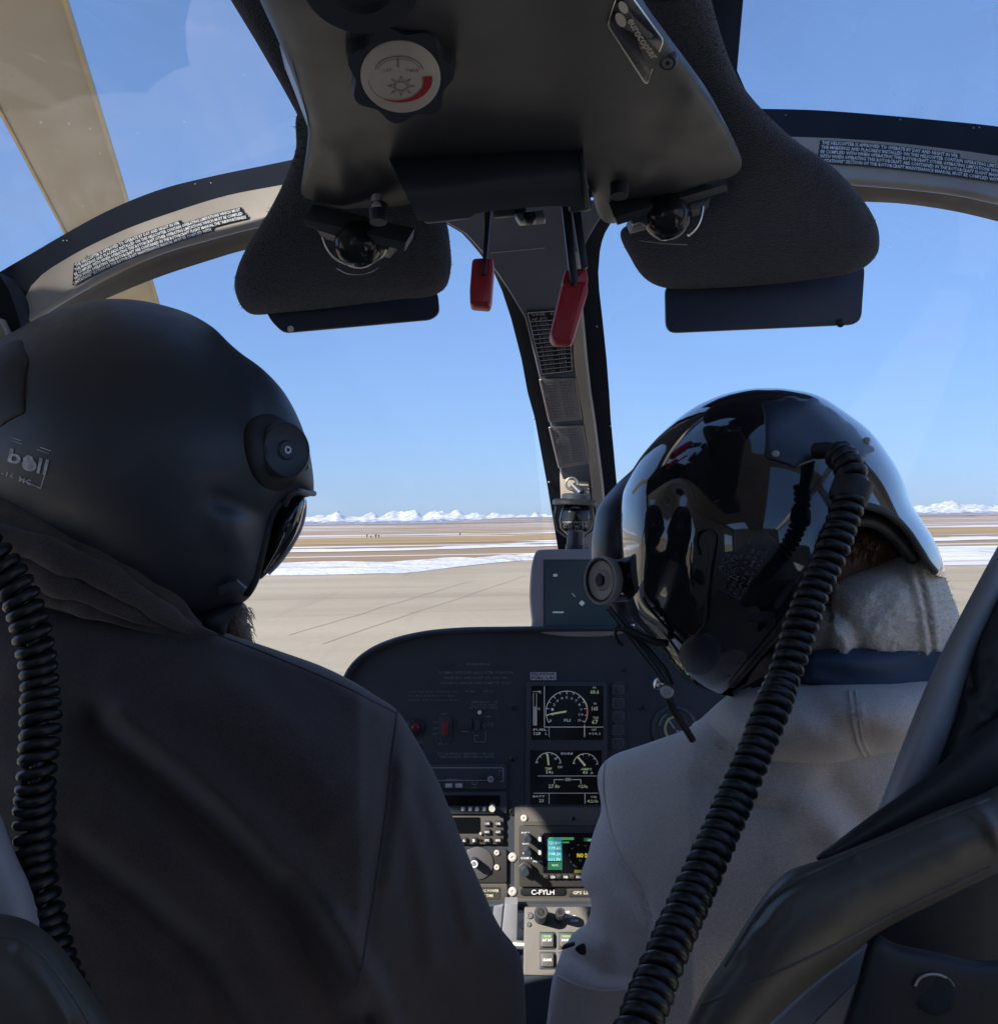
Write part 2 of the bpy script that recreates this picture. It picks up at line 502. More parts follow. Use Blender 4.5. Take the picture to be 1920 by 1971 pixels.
# ================================================================== SETTING
def ramp(n, stops, interp='LINEAR'):
    r = n.new('ShaderNodeValToRGB'); r.color_ramp.interpolation = interp
    e = r.color_ramp.elements
    while len(e) > 1: e.remove(e[-1])
    e[0].position, e[0].color = stops[0][0], (*stops[0][1], 1)
    for p, c in stops[1:]:
        q = e.new(p); q.color = (*c, 1)
    return r

def ground_mat(name, kind):
    m = bpy.data.materials.new(name); m.use_nodes = True
    n, l = m.node_tree.nodes, m.node_tree.links
    b = n['Principled BSDF']; b.inputs['Roughness'].default_value = .95; b.inputs['Specular IOR Level'].default_value = .1
    g = n.new('ShaderNodeNewGeometry')
    def nz(sx, sy, det=6, rot=0.0, dist=0.0):
        mp = n.new('ShaderNodeMapping'); mp.inputs['Scale'].default_value = (sx, sy, sx); mp.inputs['Rotation'].default_value = (0, 0, rot)
        l.new(g.outputs['Position'], mp.inputs['Vector'])
        q = n.new('ShaderNodeTexNoise'); q.inputs['Scale'].default_value = 1; q.inputs['Detail'].default_value = det; q.inputs['Distortion'].default_value = dist
        l.new(mp.outputs[0], q.inputs['Vector']); return q.outputs['Fac']
    def mix(a, bb, f, mode='MIX'):
        x = n.new('ShaderNodeMix'); x.data_type = 'RGBA'; x.blend_type = mode
        for sock, val in (('A', a), ('B', bb)):
            if isinstance(val, tuple): x.inputs[sock].default_value = (*val, 1)
            else: l.new(val, x.inputs[sock])
        if isinstance(f, float): x.inputs['Factor'].default_value = f
        else: l.new(f, x.inputs['Factor'])
        return x.outputs['Result']
    def rng_(f, a, c, lo=0.0, hi=1.0):
        r = n.new('ShaderNodeMapRange'); r.inputs[1].default_value = a; r.inputs[2].default_value = c; r.inputs[3].default_value = lo; r.inputs[4].default_value = hi
        l.new(f, r.inputs[0]); return r.outputs[0]
    if kind == 'tarmac':
        c = mix((0.325, 0.275, 0.200), (0.405, 0.345, 0.255), rng_(nz(.06, .22, 6, .35), .35, .65))
        c = mix(c, (0.25, 0.212, 0.158), rng_(nz(.035, .55, 5, .42, .6), .60, .72, 0, .55))
        c = mix(c, (0.45, 0.39, 0.295), rng_(nz(.05, .4, 5, -.12, .3), .60, .75, 0, .5))
        c = mix(c, (0.235, 0.20, 0.15), rng_(nz(.75, .03, 6, -.19, .5), .60, .70, 0, .55))
        c = mix(c, (0.25, 0.215, 0.16), rng_(nz(.11, .02, 5, .9, .3), .58, .68, 0, .4))
        c = mix(c, (0.28, 0.238, 0.178), rng_(nz(6, 6, 3), .45, .7, 0, .25))
    elif kind == 'field':
        c = mix((0.30, 0.215, 0.13), (0.235, 0.165, 0.115), rng_(nz(.004, .05), .4, .6))
        c = mix(c, (0.34, 0.26, 0.15), rng_(nz(.02, .25), .5, .7, 0, .7))
        c = mix(c, (0.64, 0.63, 0.65), rng_(nz(.010, .16, 7, .03, .4), .55, .60))
        c = mix(c, (0.64, 0.63, 0.65), rng_(nz(.0035, .012, 7, .02, .3), .58, .62))
    elif kind == 'patchy':
        c = mix((0.30, 0.225, 0.14), (0.60, 0.60, 0.62), rng_(nz(.022, .30, 8, .03, .8), .42, .50))
    elif kind == 'snow':
        c = mix((0.50, 0.51, 0.55), (0.66, 0.66, 0.67), rng_(nz(.35, .9, 7), .35, .62))
        c = mix(c, (0.42, 0.36, 0.30), rng_(nz(.07, .9, 8, .05, .6), .55, .63, 0, .85))
        bp = n.new('ShaderNodeBump'); bp.inputs['Strength'].default_value = .6; bp.inputs['Distance'].default_value = .15
        l.new(nz(3, 3, 6), bp.inputs['Height']); l.new(bp.outputs[0], b.inputs['Normal'])
    elif kind == 'grass':
        c = mix((0.36, 0.255, 0.125), (0.29, 0.20, 0.105), rng_(nz(.02, .2), .4, .6))
        c = mix(c, (0.42, 0.33, 0.19), rng_(nz(.05, .6), .5, .7, 0, .6))
    elif kind == 'hill':
        c = mix((0.265, 0.20, 0.165), (0.21, 0.16, 0.14), rng_(nz(.0012, .006), .4, .6))
        c = mix(c, (0.60, 0.59, 0.62), rng_(nz(.0016, .010, 7, .05, .5), .56, .60, 0, .85))
        c = mix(c, (0.10, 0.10, 0.09), rng_(nz(.01, .03, 6), .62, .68, 0, .7))
    elif kind == 'mountain':
        sp = n.new('ShaderNodeSeparateXYZ'); l.new(g.outputs['Position'], sp.inputs[0])
        hh = n.new('ShaderNodeMath'); hh.operation = 'ADD'; l.new(sp.outputs[2], hh.inputs[0])
        wob = rng_(nz(.012, .012, 6), .3, .7, -16, 16); l.new(wob, hh.inputs[1])
        snow = rng_(hh.outputs[0], 16, 30)
        c = mix((0.10, 0.13, 0.19), (0.66, 0.66, 0.68), snow)
        rock_shade = rng_(nz(.022, .016, 8), .47, .58, 0, .75)
        c = mix(c, (0.23, 0.27, 0.36), rock_shade)  # bluish rock tone also paints in the shaded facets
    l.new(c, b.inputs['Base Color'])
    return m
g_tar, g_field, g_snow, g_grass, g_hill, g_mtn, g_patch = [ground_mat(a, b) for a, b in
    (('weathered_concrete', 'tarmac'), ('dormant_prairie', 'field'), ('old_snow', 'snow'), ('dry_grass', 'grass'), ('brown_hills', 'hill'), ('snowy_rock', 'mountain'), ('patchy_snow', 'patchy'))]

FAR = 9000.0
mb = MB(); mb.add([(-9800, -300, -.02), (9800, -300, -.02), (9800, 9600, -.02), (-9800, 9600, -.02)], [(0, 1, 2, 3)])
struct(mb.build('prairie_ground', g_field, smooth=0))
edge = [Gd(u, v) for u, v in [(-900, 1136), (-300, 1122), (200, 1114), (500, 1108.5), (640, 1106.5), (770, 1104), (800, 1101), (835, 1097), (880, 1092), (940, 1085), (1020, 1078.5), (1120, 1074), (1300, 1072), (1480, 1076), (1640, 1086), (1800, 1088.5), (1920, 1087), (2400, 1080), (3000, 1075)]]
for p in edge: p.z = 0.0
mb = MB(); mb.add([(-70, -60, 0)] + [tuple(p) for p in edge] + [(90, -60, 0)], [tuple(range(len(edge) + 2))])
struct(mb.build('tarmac', g_tar, smooth=0))
mb = MB()                      # sealed joints and old tyre lines across the concrete
for (a, b, w) in [((555, 1223), (905, 1119), .035), ((500, 1150), (1010, 1140), .03), ((430, 1190), (1020, 1172), .03), ((620, 1240), (1015, 1108), .03), ((1790, 1130), (1900, 1126), .05)]:
    p, q = Gd(*a), Gd(*b); n_ = 24; sd_ = (q - p).normalized(); sd_ = Vector((-sd_.y, sd_.x, 0)) * w / 2; L_, R_ = [], []
    for k in range(n_ + 1):
        c_ = p.lerp(q, k / n_); c_.z = .004; c_ += sd_.normalized() * .10 * noise.noise(Vector((k * .4, w * 90, a[0])))
        wd = .6 + .7 * abs(noise.noise(Vector((k * .7, a[1], 2)))); L_.append(c_ - sd_ * wd); R_.append(c_ + sd_ * wd)
    mb.grid([L_, R_])
stuff(mb.build('sealed_joint', M('joint_sealant', (0.255, 0.222, 0.175), .9, bump=0, var=.25, vs=.6), None, 0))
def strip(name, mat, low, up, z, hgt, step=1.2, jit=.25, kind=struct):
    """a strip of ground cover between two lines measured in the picture, with a low uneven crest"""
    lo = [Gd(*q) for q in low]; upp = [Gd(*q) for q in up]
    def res(pl, n):
        L = [0]
        for a, b in zip(pl[:-1], pl[1:]): L.append(L[-1] + (b - a).length)
        o = []
        for k in range(n):
            q = L[-1] * k / (n - 1); i = 0
            while i < len(L) - 2 and L[i + 1] < q: i += 1
            o.append(pl[i].lerp(pl[i + 1], (q - L[i]) / max(1e-6, L[i + 1] - L[i])))
        return o
    Ln = sum((b - a).length for a, b in zip(lo[:-1], lo[1:])); n = int(min(260, max(30, Ln / step)))
    A, B = res(lo, n), res(upp, n); rows = []
    m = 9
    for j in range(m):
        t = j / (m - 1); r = []
        for i in range(n):
            q = A[i].lerp(B[i], t)
            if j == 0: q.y += jit * noise.fractal(Vector((q.x * .35, 1.7, z)), .9, 2, 5) * 2
            if j == m - 1: q.y += jit * 9 * noise.fractal(Vector((q.x * .10, 8.3, z)), .9, 2, 6)
            q.z = z + hgt * math.sin(math.pi * min(1, t * 1.25)) ** .7 * (0.65 + .6 * noise.fractal(Vector((q.x * .5, q.y * .5, 2)), .8, 2, 5)) if 0 < j < m - 1 else z
            r.append(q)
        rows.append(r)
    mb = MB(); mb.grid(rows)
    return kind(mb.build(name, mat, smooth=179))
strip('snow_bank', g_snow, [(-900, 1136), (-300, 1122), (200, 1114), (500, 1108.5), (640, 1106.5), (770, 1104), (800, 1101), (835, 1097), (880, 1092), (940, 1085), (1020, 1078.5), (1120, 1074), (1300, 1072), (1480, 1076), (1640, 1086), (1800, 1088.5), (1920, 1087), (2400, 1080)],
      [(-900, 1098), (-300, 1093), (200, 1088), (500, 1087), (640, 1085), (770, 1084), (800, 1083), (835, 1081), (880, 1078), (940, 1074), (1020, 1070), (1120, 1066), (1300, 1062), (1480, 1060), (1640, 1059), (1800, 1058), (1920, 1055), (2400, 1046)], .01, .32)
strip('snow_field', g_patch, [(-500, 1083), (300, 1069), (540, 1064), (760, 1060), (860, 1057), (960, 1054), (1060, 1051), (1300, 1048), (1800, 1041), (2300, 1030)],
      [(-500, 1076), (300, 1063), (540, 1058), (760, 1057), (860, 1054), (960, 1046), (1060, 1040), (1300, 1037), (1800, 1034), (2300, 1026)], .01, .12, 2.0, .6)
strip('grass_strip', g_grass, [(-500, 1064), (300, 1053), (540, 1049), (760, 1046), (960, 1043), (1060, 1037), (1300, 1035), (1800, 1029), (2300, 1021)],
      [(-500, 1054), (300, 1042), (540, 1037), (760, 1034), (960, 1031), (1060, 1028), (1300, 1025), (1800, 1017), (2300, 1008)], .0, .05, 3.0, 1.0)
strip('distant_snow_strip', g_patch, [(-500, 1052), (300, 1040), (540, 1035), (760, 1032), (960, 1029), (1060, 1026), (1300, 1022), (1800, 1015), (2300, 1006)],
      [(-500, 1049.5), (300, 1037.5), (540, 1032.5), (760, 1029.5), (960, 1026.5), (1060, 1024.5), (1300, 1020), (1800, 1012.8), (2300, 1004)], .0, .1, 4.0, 1.4)

def hz(u): return 1004.0 - 0.0152 * (u - 960)
def ridge(name, mat, tops, d, jag, foot, n=300, seed=1.0):
    """a mountain or hill range with a front slope, a crest and a back slope"""
    us = np.linspace(tops[0][0], tops[-1][0], n); tv = np.interp(us, [t[0] for t in tops], [t[1] for t in tops])
    rows = []; m = 14
    for j in range(m):
        r = []
        for i, u in enumerate(us):
            top = P(u, tv[i], d); hgt = max(2.0, top.z)
            t = j / (m - 1)
            prof = math.sin(math.pi * min(t / .72, 1) / 2) ** 1.4 if t < .72 else max(0, 1 - (t - .72) / .28)
            y = top.y - foot + foot * 1.4 * t
            x = top.x * y / top.y
            nz = noise.fractal(Vector((x / foot * 5.5, t * 3.2, seed)), .75, 2.1, 5)
            z = hgt * prof * (1 + jag * nz * (1.0 if t < .7 else .4)) - (4.0 if j in (0, m - 1) else 0)
            if j in (0,): z = -6
            r.append(Vector((x, y + foot * .10 * nz * (0 < j < m - 1), z)))
        rows.append(r)
    mb = MB(); mb.grid(rows)
    return struct(mb.build(name, mat, smooth=35 if jag > .3 else 179))
pk = [(-500, 1004), (-200, 998), (0, 1003), (200, 996), (400, 1000), (540, 999), (580, 995), (610, 996), (640, 988), (652, 984), (665, 996), (690, 995), (720, 990), (732, 995), (745, 989), (757, 985), (770, 991), (790, 985), (800, 983), (815, 993), (835, 983), (848, 984), (862, 987), (880, 983), (895, 991), (920, 987), (938, 995), (950, 988), (966, 997), (990, 996), (1020, 993), (1032, 986), (1045, 992), (1080, 992), (1120, 985), (1160, 990), (1220, 980), (1290, 988), (1380, 978), (1480, 986), (1560, 974), (1640, 985), (1720, 980), (1760, 978), (1790, 971), (1834, 964), (1850, 974), (1885, 968), (1905, 976), (1960, 965), (2040, 976), (2200, 962), (2400, 970)]
pk = [(u, min(v, hz(u) - 10.5 - 2.0 * math.sin(u * .043) * math.sin(u * .017)) - .8 * noise.noise(Vector((u * .09, 0, 0)))) for u, v in pk]
pk = [(float(u), float(np.interp(u, [q[0] for q in pk], [q[1] for q in pk]) - 1.6 * noise.fractal(Vector((u * .055, 2, 0)), .9, 2, 4))) for u in np.arange(-500, 2400, 5.0)]
ridge('mountain_range', g_mtn, pk, 8800, .45, 700, 900, 3.3)
ridge('far_hills', g_hill, [(-500, 1018), (0, 1016), (300, 1014), (560, 1010), (700, 1010), (800, 1009), (880, 1005), (950, 998), (1010, 995.5), (1080, 995), (1200, 992), (1400, 992), (1600, 993), (1750, 991), (1920, 988), (2400, 985)], 4200, .10, 1500, 200, 5.1)
ridge('near_hills', g_hill, [(-500, 1024), (0, 1020), (400, 1016), (640, 1014), (800, 1015), (1000, 1010), (1200, 1005), (1500, 1003), (1800, 999), (2400, 990)], 1500, .12, 600, 200, 8.4)
# tiny bushes on the far edge of the field
m_bush = M('bare_bush', (0.07, 0.055, 0.04), .9, bump=0)
for i, (u, v, hpx) in enumerate([(706, 1035, 7), (714, 1036, 6), (723, 1035.5, 8), (729, 1035, 6), (885, 1031, 6)]):
    b0 = Gd(u, v); s = hpx * b0.y / W0
    mb = MB()
    for k in range(9):
        a = 2.4 * k; rr0 = s * (.12 + .3 * random.random())
        mb.tube([b0 + Vector((0, 0, -.05)), b0 + Vector((rr0 * .4 * math.cos(a), rr0 * .4 * math.sin(a), s * .5)), b0 + Vector((rr0 * math.cos(a), rr0 * math.sin(a), s * (.8 + .3 * random.random())))], [s * .05, s * .06, s * .015], 5)
    o = mb.build('bare_bush', m_bush)
    tag(o, ['small dark bush at the near end of a row of four on the snowy field', 'low second bush of the row of four on the snowy field', 'tallest bush, third of the row of four on the field', 'last bush at the right end of the row of four', 'lone dark bush on the snow strip near the windscreen post'][i], 'bush', 'bare bushes on the field')

# haze: one closed box of pale air
mb = MB(); mb.bx(-9900, 9900, -400, 9700, -8, 190)
hz_o = stuff(mb.build('haze', None, smooth=0))
hm = bpy.data.materials.new('air_haze'); hm.use_nodes = True
hm.node_tree.nodes.remove(hm.node_tree.nodes['Principled BSDF'])
pv = hm.node_tree.nodes.new('ShaderNodeVolumePrincipled')
pv.inputs['Color'].default_value = (0.80, 0.88, 1.0, 1); pv.inputs['Density'].default_value = 4.2e-5
hm.node_tree.links.new(pv.outputs[0], hm.node_tree.nodes['Material Output'].inputs['Volume'])
hz_o.data.materials.append(hm)

# ================================================================== ROTOR BLADE (at rest, above the left roof window)
m_blade = M('tan_blade_paint', (0.42, 0.36, 0.27), .55, var=.06, vs=3, bump=.05)
m_edge = M('yellow_tan_edge', (0.50, 0.38, 0.16), .5, bump=.05)
ZB = CAM_Z + 1.06
def hp(u, v, z):
    r = ray(u, v); return CO + r * ((z - CO.z) / r.z)
la, lb = hp(0, 198, ZB), hp(128, 444, ZB)
ra, rb = hp(131, 0, ZB), hp(318, 560, ZB - .0)
dirv = ((lb - la).normalized() + (rb - ra).normalized()).normalized()
mid0 = (la + ra) / 2; c0 = mid0 - dirv * 2.6
tip = (lb + rb) / 2 + dirv * 1.1
side = Vector((dirv.y, -dirv.x, 0)).normalized()
chord = abs((ra - la).dot(side))
def foil(c, ch, th):
    pr = [(-.5, 0), (-.44, .35), (-.3, .5), (-.1, .5), (.2, .3), (.42, .1), (.5, 0), (.42, -.06), (.2, -.2), (-.1, -.38), (-.3, -.42), (-.44, -.3)]
    return [c + side * a * ch + Vector((0, 0, b * th)) for a, b in pr]
bl = thing('rotor_blade', 'tan main rotor blade reaching over the left roof window', 'rotor blade', c0)
mb = MB(); N = 16
mb.ring_join([foil(c0.lerp(tip, k / N) - Vector((0, 0, .10 * (k / N) ** 2)), chord * (.72 if k == 0 else .95 if k == 1 else 1), .03) for k in range(N + 1)])
mb.build('blade', m_blade, bl)
for sd in (-.5, .47):
    mb = MB(); mb.ring_join([[c0.lerp(tip, k / N) - Vector((0, 0, .10 * (k / N) ** 2)) + side * (chord * (sd + e) ) + Vector((0, 0, z)) for e, z in ((0, -.012), (.03, -.012), (.03, .012), (0, .012))] for k in range(2, N + 1)])
    mb.build('edge_strip', m_edge, bl)

# ================================================================== CABIN SHELL (mostly outside the frame; edges and openings shaped to steer sun and sky fill)
mb = MB(); mb.bx(-.86, .28, -.45, .60, 2.42, 2.47); mb.bx(-.12, .28, -1.2, -.452, 2.42, 2.47); mb.bx(-.86, -.74, -1.2, -.452, 2.42, 2.47); mb.bx(-.738, -.122, -1.2, -1.1, 2.42, 2.47); mb.bx(.282, .36, -1.2, .70, 2.42, 2.47); mb.bx(.362, .90, .60, .70, 2.42, 2.47); mb.bx(.362, .90, -1.2, -1.1, 2.42, 2.47); mb.bx(.85, .90, -1.098, .598, 2.42, 2.47); mb.bx(.14, .235, .702, .955, 2.425, 2.465)  # rear roof openings added to let in sky fill
for ol in ([(-.86, .602), (.28, .602), (.28, .70), (-.30, .90), (-.42, .965), (-.50, .947), (-.63, .870), (-.69, .824), (-.725, .795), (-.76, .757), (-.80, .727), (-.86, .690)],     # roof edge, then an added side block, shaped to leave a sun slot for the trim
           [(-.86, .725), (-.83, .75), (-.76, .81), (-.69, .877), (-.63, .922), (-.585, .955), (-.585, 1.10), (-.70, 1.33), (-.86, 1.33)]):
    mb.ring_join([[Vector((x, y, 2.42)) for x, y in ol], [Vector((x, y, 2.47)) for x, y in ol]])
struct(mb.build('cabin_roof', m_liner, smooth=0))
mb = MB()
mb.bx(-.86, -.82, -1.2, -1.10, .6, 2.418); mb.bx(-.86, -.82, -1.098, -.55, .6, 1.66); mb.bx(-.86, -.82, -1.098, -.55, 2.20, 2.418); mb.bx(-.86, -.82, -.548, .56, .6, 2.418); mb.bx(-.86, -.82, .562, 1.75, .6, 1.40)  # rear opening added to bring in warm bounce
wy = [(.562, 2.418), (.562, 2.10), (.64, 2.16), (.715, 2.205), (.765, 2.232), (.79, 2.222), (.812, 2.185), (.836, 2.150), (.90, 2.10), (1.0, 2.05), (1.03, 2.05), (1.045, 2.10), (1.045, 2.418)]  # lower edge shaped to set the sun patch on the panel
mb.ring_join([[Vector((-.86, y, z)) for y, z in wy], [Vector((-.82, y, z)) for y, z in wy]])
struct(mb.build('cabin_wall', m_liner, smooth=0))
mb = MB()
mb.bx(.86, .90, -1.2, 1.75, .6, 1.35); mb.bx(.86, .90, -1.2, .62, 1.352, 1.93); mb.bx(.86, .90, -1.2, -1.1, 1.932, 2.418); mb.bx(.86, .90, .56, .64, 1.932, 2.398); mb.bx(.86, .90, -1.098, 1.2, 2.40, 2.418)  # high rear opening added for blue sky fill
struct(mb.build('cabin_wall', m_liner, smooth=0))
mb = MB(); mb.bx(-.818, .858, -1.2, -1.16, .6, 2.418)
struct(mb.build('rear_bulkhead', m_liner, smooth=0))
mb = MB(); mb.bx(-.818, .858, -1.158, 2.0, .6, .66)
struct(mb.build('cabin_floor', m_floor, smooth=0))
mb = MB(); mb.bx(-.818, .858, 2.002, 2.04, .6, 1.22)
struct(mb.build('nose_bulkhead', m_blackpl, smooth=0))
mb = MB(); mb.bx(-.55, .26, -.44, .70, 2.472, 3.0)  # unseen box added to keep sun off the right trim
struct(mb.build('cowling_sun_block', m_blackpl, smooth=0))
# ================================================================== WINDSCREEN FRAME
def interp(pts):
    pts = sorted(pts); us = [p[0] for p in pts]; vs = [p[1] for p in pts]
    return lambda u: float(np.interp(u, us, vs))
def curve_v(pts):
    sp = spline(sorted(pts), 8, closed=False); return interp(sp)
# four measured lines along the arch: top of the black glass edge, top of the trim, crease, lower lip
cA = curve_v([(-160, 640), (-60, 562), (0, 523), (67, 484), (118, 454), (202, 408), (303, 366), (403, 340), (558, 308), (760, 262), (960, 226), (1200, 208), (1467, 209), (1576, 212), (1697, 221), (1805, 231), (1920, 243), (2080, 268)])
cB = curve_v([(-160, 820), (-60, 680), (37, 592), (67, 541), (134, 494), (235, 444), (336, 407), (437, 376), (545, 355), (760, 312), (960, 280), (1200, 262), (1525, 263), (1670, 270), (1805, 284), (1920, 300), (2080, 330)])
cC = curve_v([(-160, 900), (-60, 760), (30, 640), (77, 605), (134, 568), (202, 531), (303, 484), (403, 454), (497, 430), (760, 385), (960, 355), (1200, 340), (1525, 342), (1630, 348), (1704, 353), (1839, 368), (1920, 385), (2080, 420)])
cD = curve_v([(-160, 960), (-60, 830), (20, 690), (80, 640), (134, 606), (208, 573), (303, 534), (403, 501), (471, 481), (760, 425), (960, 392), (1200, 378), (1525, 382), (1663, 388), (1738, 392), (1839, 407), (1920, 426), (2080, 465)])
def archd(u): return 1.21 - .24 * ((u - 960) / 960.0) ** 2
frame = thing('windscreen_frame', 'curved windscreen frame with black glass edge, printed trim and centre post', 'windscreen frame', P(960, 300, 1.2))
US = list(range(-160, 2081, 20))
def arch_part(name, mat, rows):
    mb = MB()
    mb.ring_join([[P(u, f(u) + dv, archd(u) + dd) for f, dv, dd in rows] for u in US])
    return mb.build(name, mat, frame, 48)
arch_part('glass_edge_band', m_band, [(cA, 0, .012), (cB, 2, -.002), (cB, 2, .02), (cA, 2, .03)])
arch_part('arch_trim', m_trim, [(cB, 0, -.004), (cC, -14, -.019), (cC, -8, -.0225), (cC, -3, -.0235), (cC, 2, -.0225), (cC, 8, -.018), (cC, 8, .0), (cB, 0, .018)])
arch_part('arch_lip', M('lip_dark_grey', (0.13, 0.118, 0.105), .55, bump=.15), [(cC, 8.3, -.018), (cC, 15, -.011), (cC, 24, -.002), (cD, 0, .012), (cD, 0, .035), (cC, 8.3, .03)])
# dark corner gusset where the arch meets the left door post, with the door post itself
mb = MB(); mb.slab([(-60, 500), (0, 525), (22, 560), (36, 600), (44, 628), (60, 660), (30, 720), (-60, 740)], flat(.955), .004, .03, .002)
mb.build('corner_gusset', m_band, frame)
mb = MB(); mb.slab([(-60, 600), (0, 612), (14, 640), (26, 680), (-60, 760)], flat(.94), .004, .02, .002)
mb.build('door_post', m_trim, frame)
# door posts carrying the arch down to the sills, outside the picture
def post(pts):
    mb = MB(); mb.ring_join([[Vector(q) + Vector(o_) for o_ in ((-w, -.02, 0), (w, -.02, 0), (w, .03, 0), (-w, .03, 0))] for q, w in pts])
    mb.build('door_post', m_trim, frame, 40)
e_ = P(2074, 345, .915); post([(e_, .05), (e_ + Vector((.16, .06, -.10)), .05), (Vector((.83, 1.12, 1.85)), .04), (Vector((.87, 1.30, 1.34)), .04)])
e_ = P(-70, 770, .985); post([(e_, .03), (Vector((-.64, 1.27, 1.90)), .03), (Vector((-.75, 1.40, 1.68)), .03), (Vector((-.845, 1.52, 1.39)), .03)])
# rivet-like bright screws along the black band
for u, v in [(122, 463), (129, 463), (376, 354), (406, 352), (1512, 221), (1732, 230), (1873, 246), (1884, 245)]:
    mb = MB(); d = archd(u) - .004; mb.ball(P(u, v, d), .0008, 10); mb.build('rivet', m_screw, frame)
# placards printed along the trim
LINES = ['THE HELICOPTER IS APPROVED TO OPERATE BY DAY AND NIGHT IN VFR',
         'THE MARKINGS AND PLACARDS INSTALLED ON THIS HELICOPTER CONTAIN OPERATING LIMITATIONS WHICH MUST',
         'BE COMPLIED WITH WHEN OPERATING THIS ROTORCRAFT.OTHER OPERATING LIMITATIONS WHICH MUST BE COMPLIED',
         'WITH WHEN OPERATING THIS ROTORCRAFT ARE CONTAINED IN THE ROTORCRAFT FLIGHT MANUAL.THE "AIRWORTHINESS',
         'LIMITATIONS" SECTION OF THE ROTORCRAFT MAINTENANCE MANUAL MUST BE COMPLIED WITH.']
def archsurf(u, v):
    b, c = cB(u), cC(u) - 9
    return archd(u) - .004 - .018 * (v - b) / max(1, c - b)
AS = Fn(archsurf)
def placard(u0, u1, off0, off1, sp, hgt, x5):
    lab, txt = MB(), MB()
    base = lambda u: cB(u) + np.interp(u, [u0, u1], [off0, off1])
    tot = u1 - u0; mx = len(LINES[3])
    for i, t in enumerate(LINES):
        e = u0 + tot * (len(t) / mx if i != 1 else .965); s0 = u0 - i * x5
        us = np.linspace(s0, e, 24)
        pts = [(u, base(u) + i * sp + hgt) for u in us]
        txt.text(t, pts, hgt, AS, .0011, bold=.03)
        lab.grid([[AS.pt(u, v + 1.6, .0006) for u, v in [(s0 - 4, pts[0][1])] + pts + [(e + 4, pts[-1][1])]], [AS.pt(u, v - hgt - 1.4, .0006) for u, v in [(s0 - 4, pts[0][1])] + pts + [(e + 4, pts[-1][1])]]])
    a = lab.build('placard', m_label, frame, 0); b = txt.build('lettering', m_white, a, 0)
placard(146, 474, 21, 22, 8.1, 5.6, .6)
placard(1581, 2010, 6, 9, 8.6, 6.3, 1.2)

# centre post: funnel at the top, narrow below
R = [  # v, outer left, inner left, placard right, trim right, outer right
    (385, 800, 806, 1120, 1176, 1186), (412, 826, 832, 1110, 1160, 1180), (431, 859, 864, 1105, 1148, 1174), (448, 888, 893, 1102, 1138, 1164), (465, 904, 909, 1100, 1128, 1158),
    (484, 920, 926, 1098, 1122, 1154), (524, 950, 955, 1096, 1119, 1151), (560, 966, 979, 1096, 1119, 1153), (612, 983, 1010, 1098, 1124, 1159), (690, 1003, 1029, 1100, 1131, 1167),
    (755, 1015, 1044, 1109, 1138, 1172), (806, 1029, 1056, 1119, 1146, 1175), (870, 1041, 1070, 1128, 1154, 1181), (935, 1053, 1083, 1134, 1162, 1187), (1060, 1074, 1101, 1142, 1172, 1200), (1200, 1100, 1125, 1160, 1190, 1222)]
def postd(v): return 1.20 + (v - 400) * .00073
mb = MB(); mb.ring_join([[P(r[1], r[0], postd(r[0]) + .02), P(r[2] + 3, r[0], postd(r[0]) + .012), P(r[4] - 2, r[0], postd(r[0]) + .012), P(r[5], r[0], postd(r[0]) + .02), P(r[5] - 4, r[0], postd(r[0]) + .05), P(r[1] + 4, r[0], postd(r[0]) + .05)] for r in R])
mb.build('post_flange', m_band, frame, 40)
mb = MB(); mb.ring_join([[P(r[2], r[0], postd(r[0]) + .010), P(r[2] + 3, r[0], postd(r[0])), P(r[3], r[0], postd(r[0]) - .004), P(r[3] + 3, r[0], postd(r[0]) - .005), P(r[4] - 3, r[0], postd(r[0]) + .002), P(r[4], r[0], postd(r[0]) + .010)] for r in R])
mb.build('post_trim', M('post_trim_grey', (0.12, 0.135, 0.175), .5, bump=.15), frame, 25)
Rb = [r for r in R if r[0] > 480]
mb = MB(); mb.ring_join([[P(r[3] + 3, r[0], postd(r[0]) - .0045), P(r[3] + 5, r[0], postd(r[0]) - .008), P(r[4] - 5, r[0], postd(r[0]) - .004), P(r[4] - 1, r[0], postd(r[0]) + .004), P(r[3] + 4, r[0], postd(r[0]) + .002)] for r in Rb])
mb.build('post_edge_strip', m_trim, frame, 30)  # paler than the post trim, bounce light put into its colour
PS = Fn(lambda u, v: postd(v) - .0035)
mb = MB(); mb.line([(944, 487), (1050, 477)], 1.2, PS, .001); mb.build('seam', m_grnprint, frame, 0)
for u, v in [(1027, 806), (1056, 928), (1174, 820), (1148, 628)]:
    mb = MB(); mb.ball(P(u, v, postd(v) + .016), .0016, 10); mb.build('rivet', m_screw, frame)
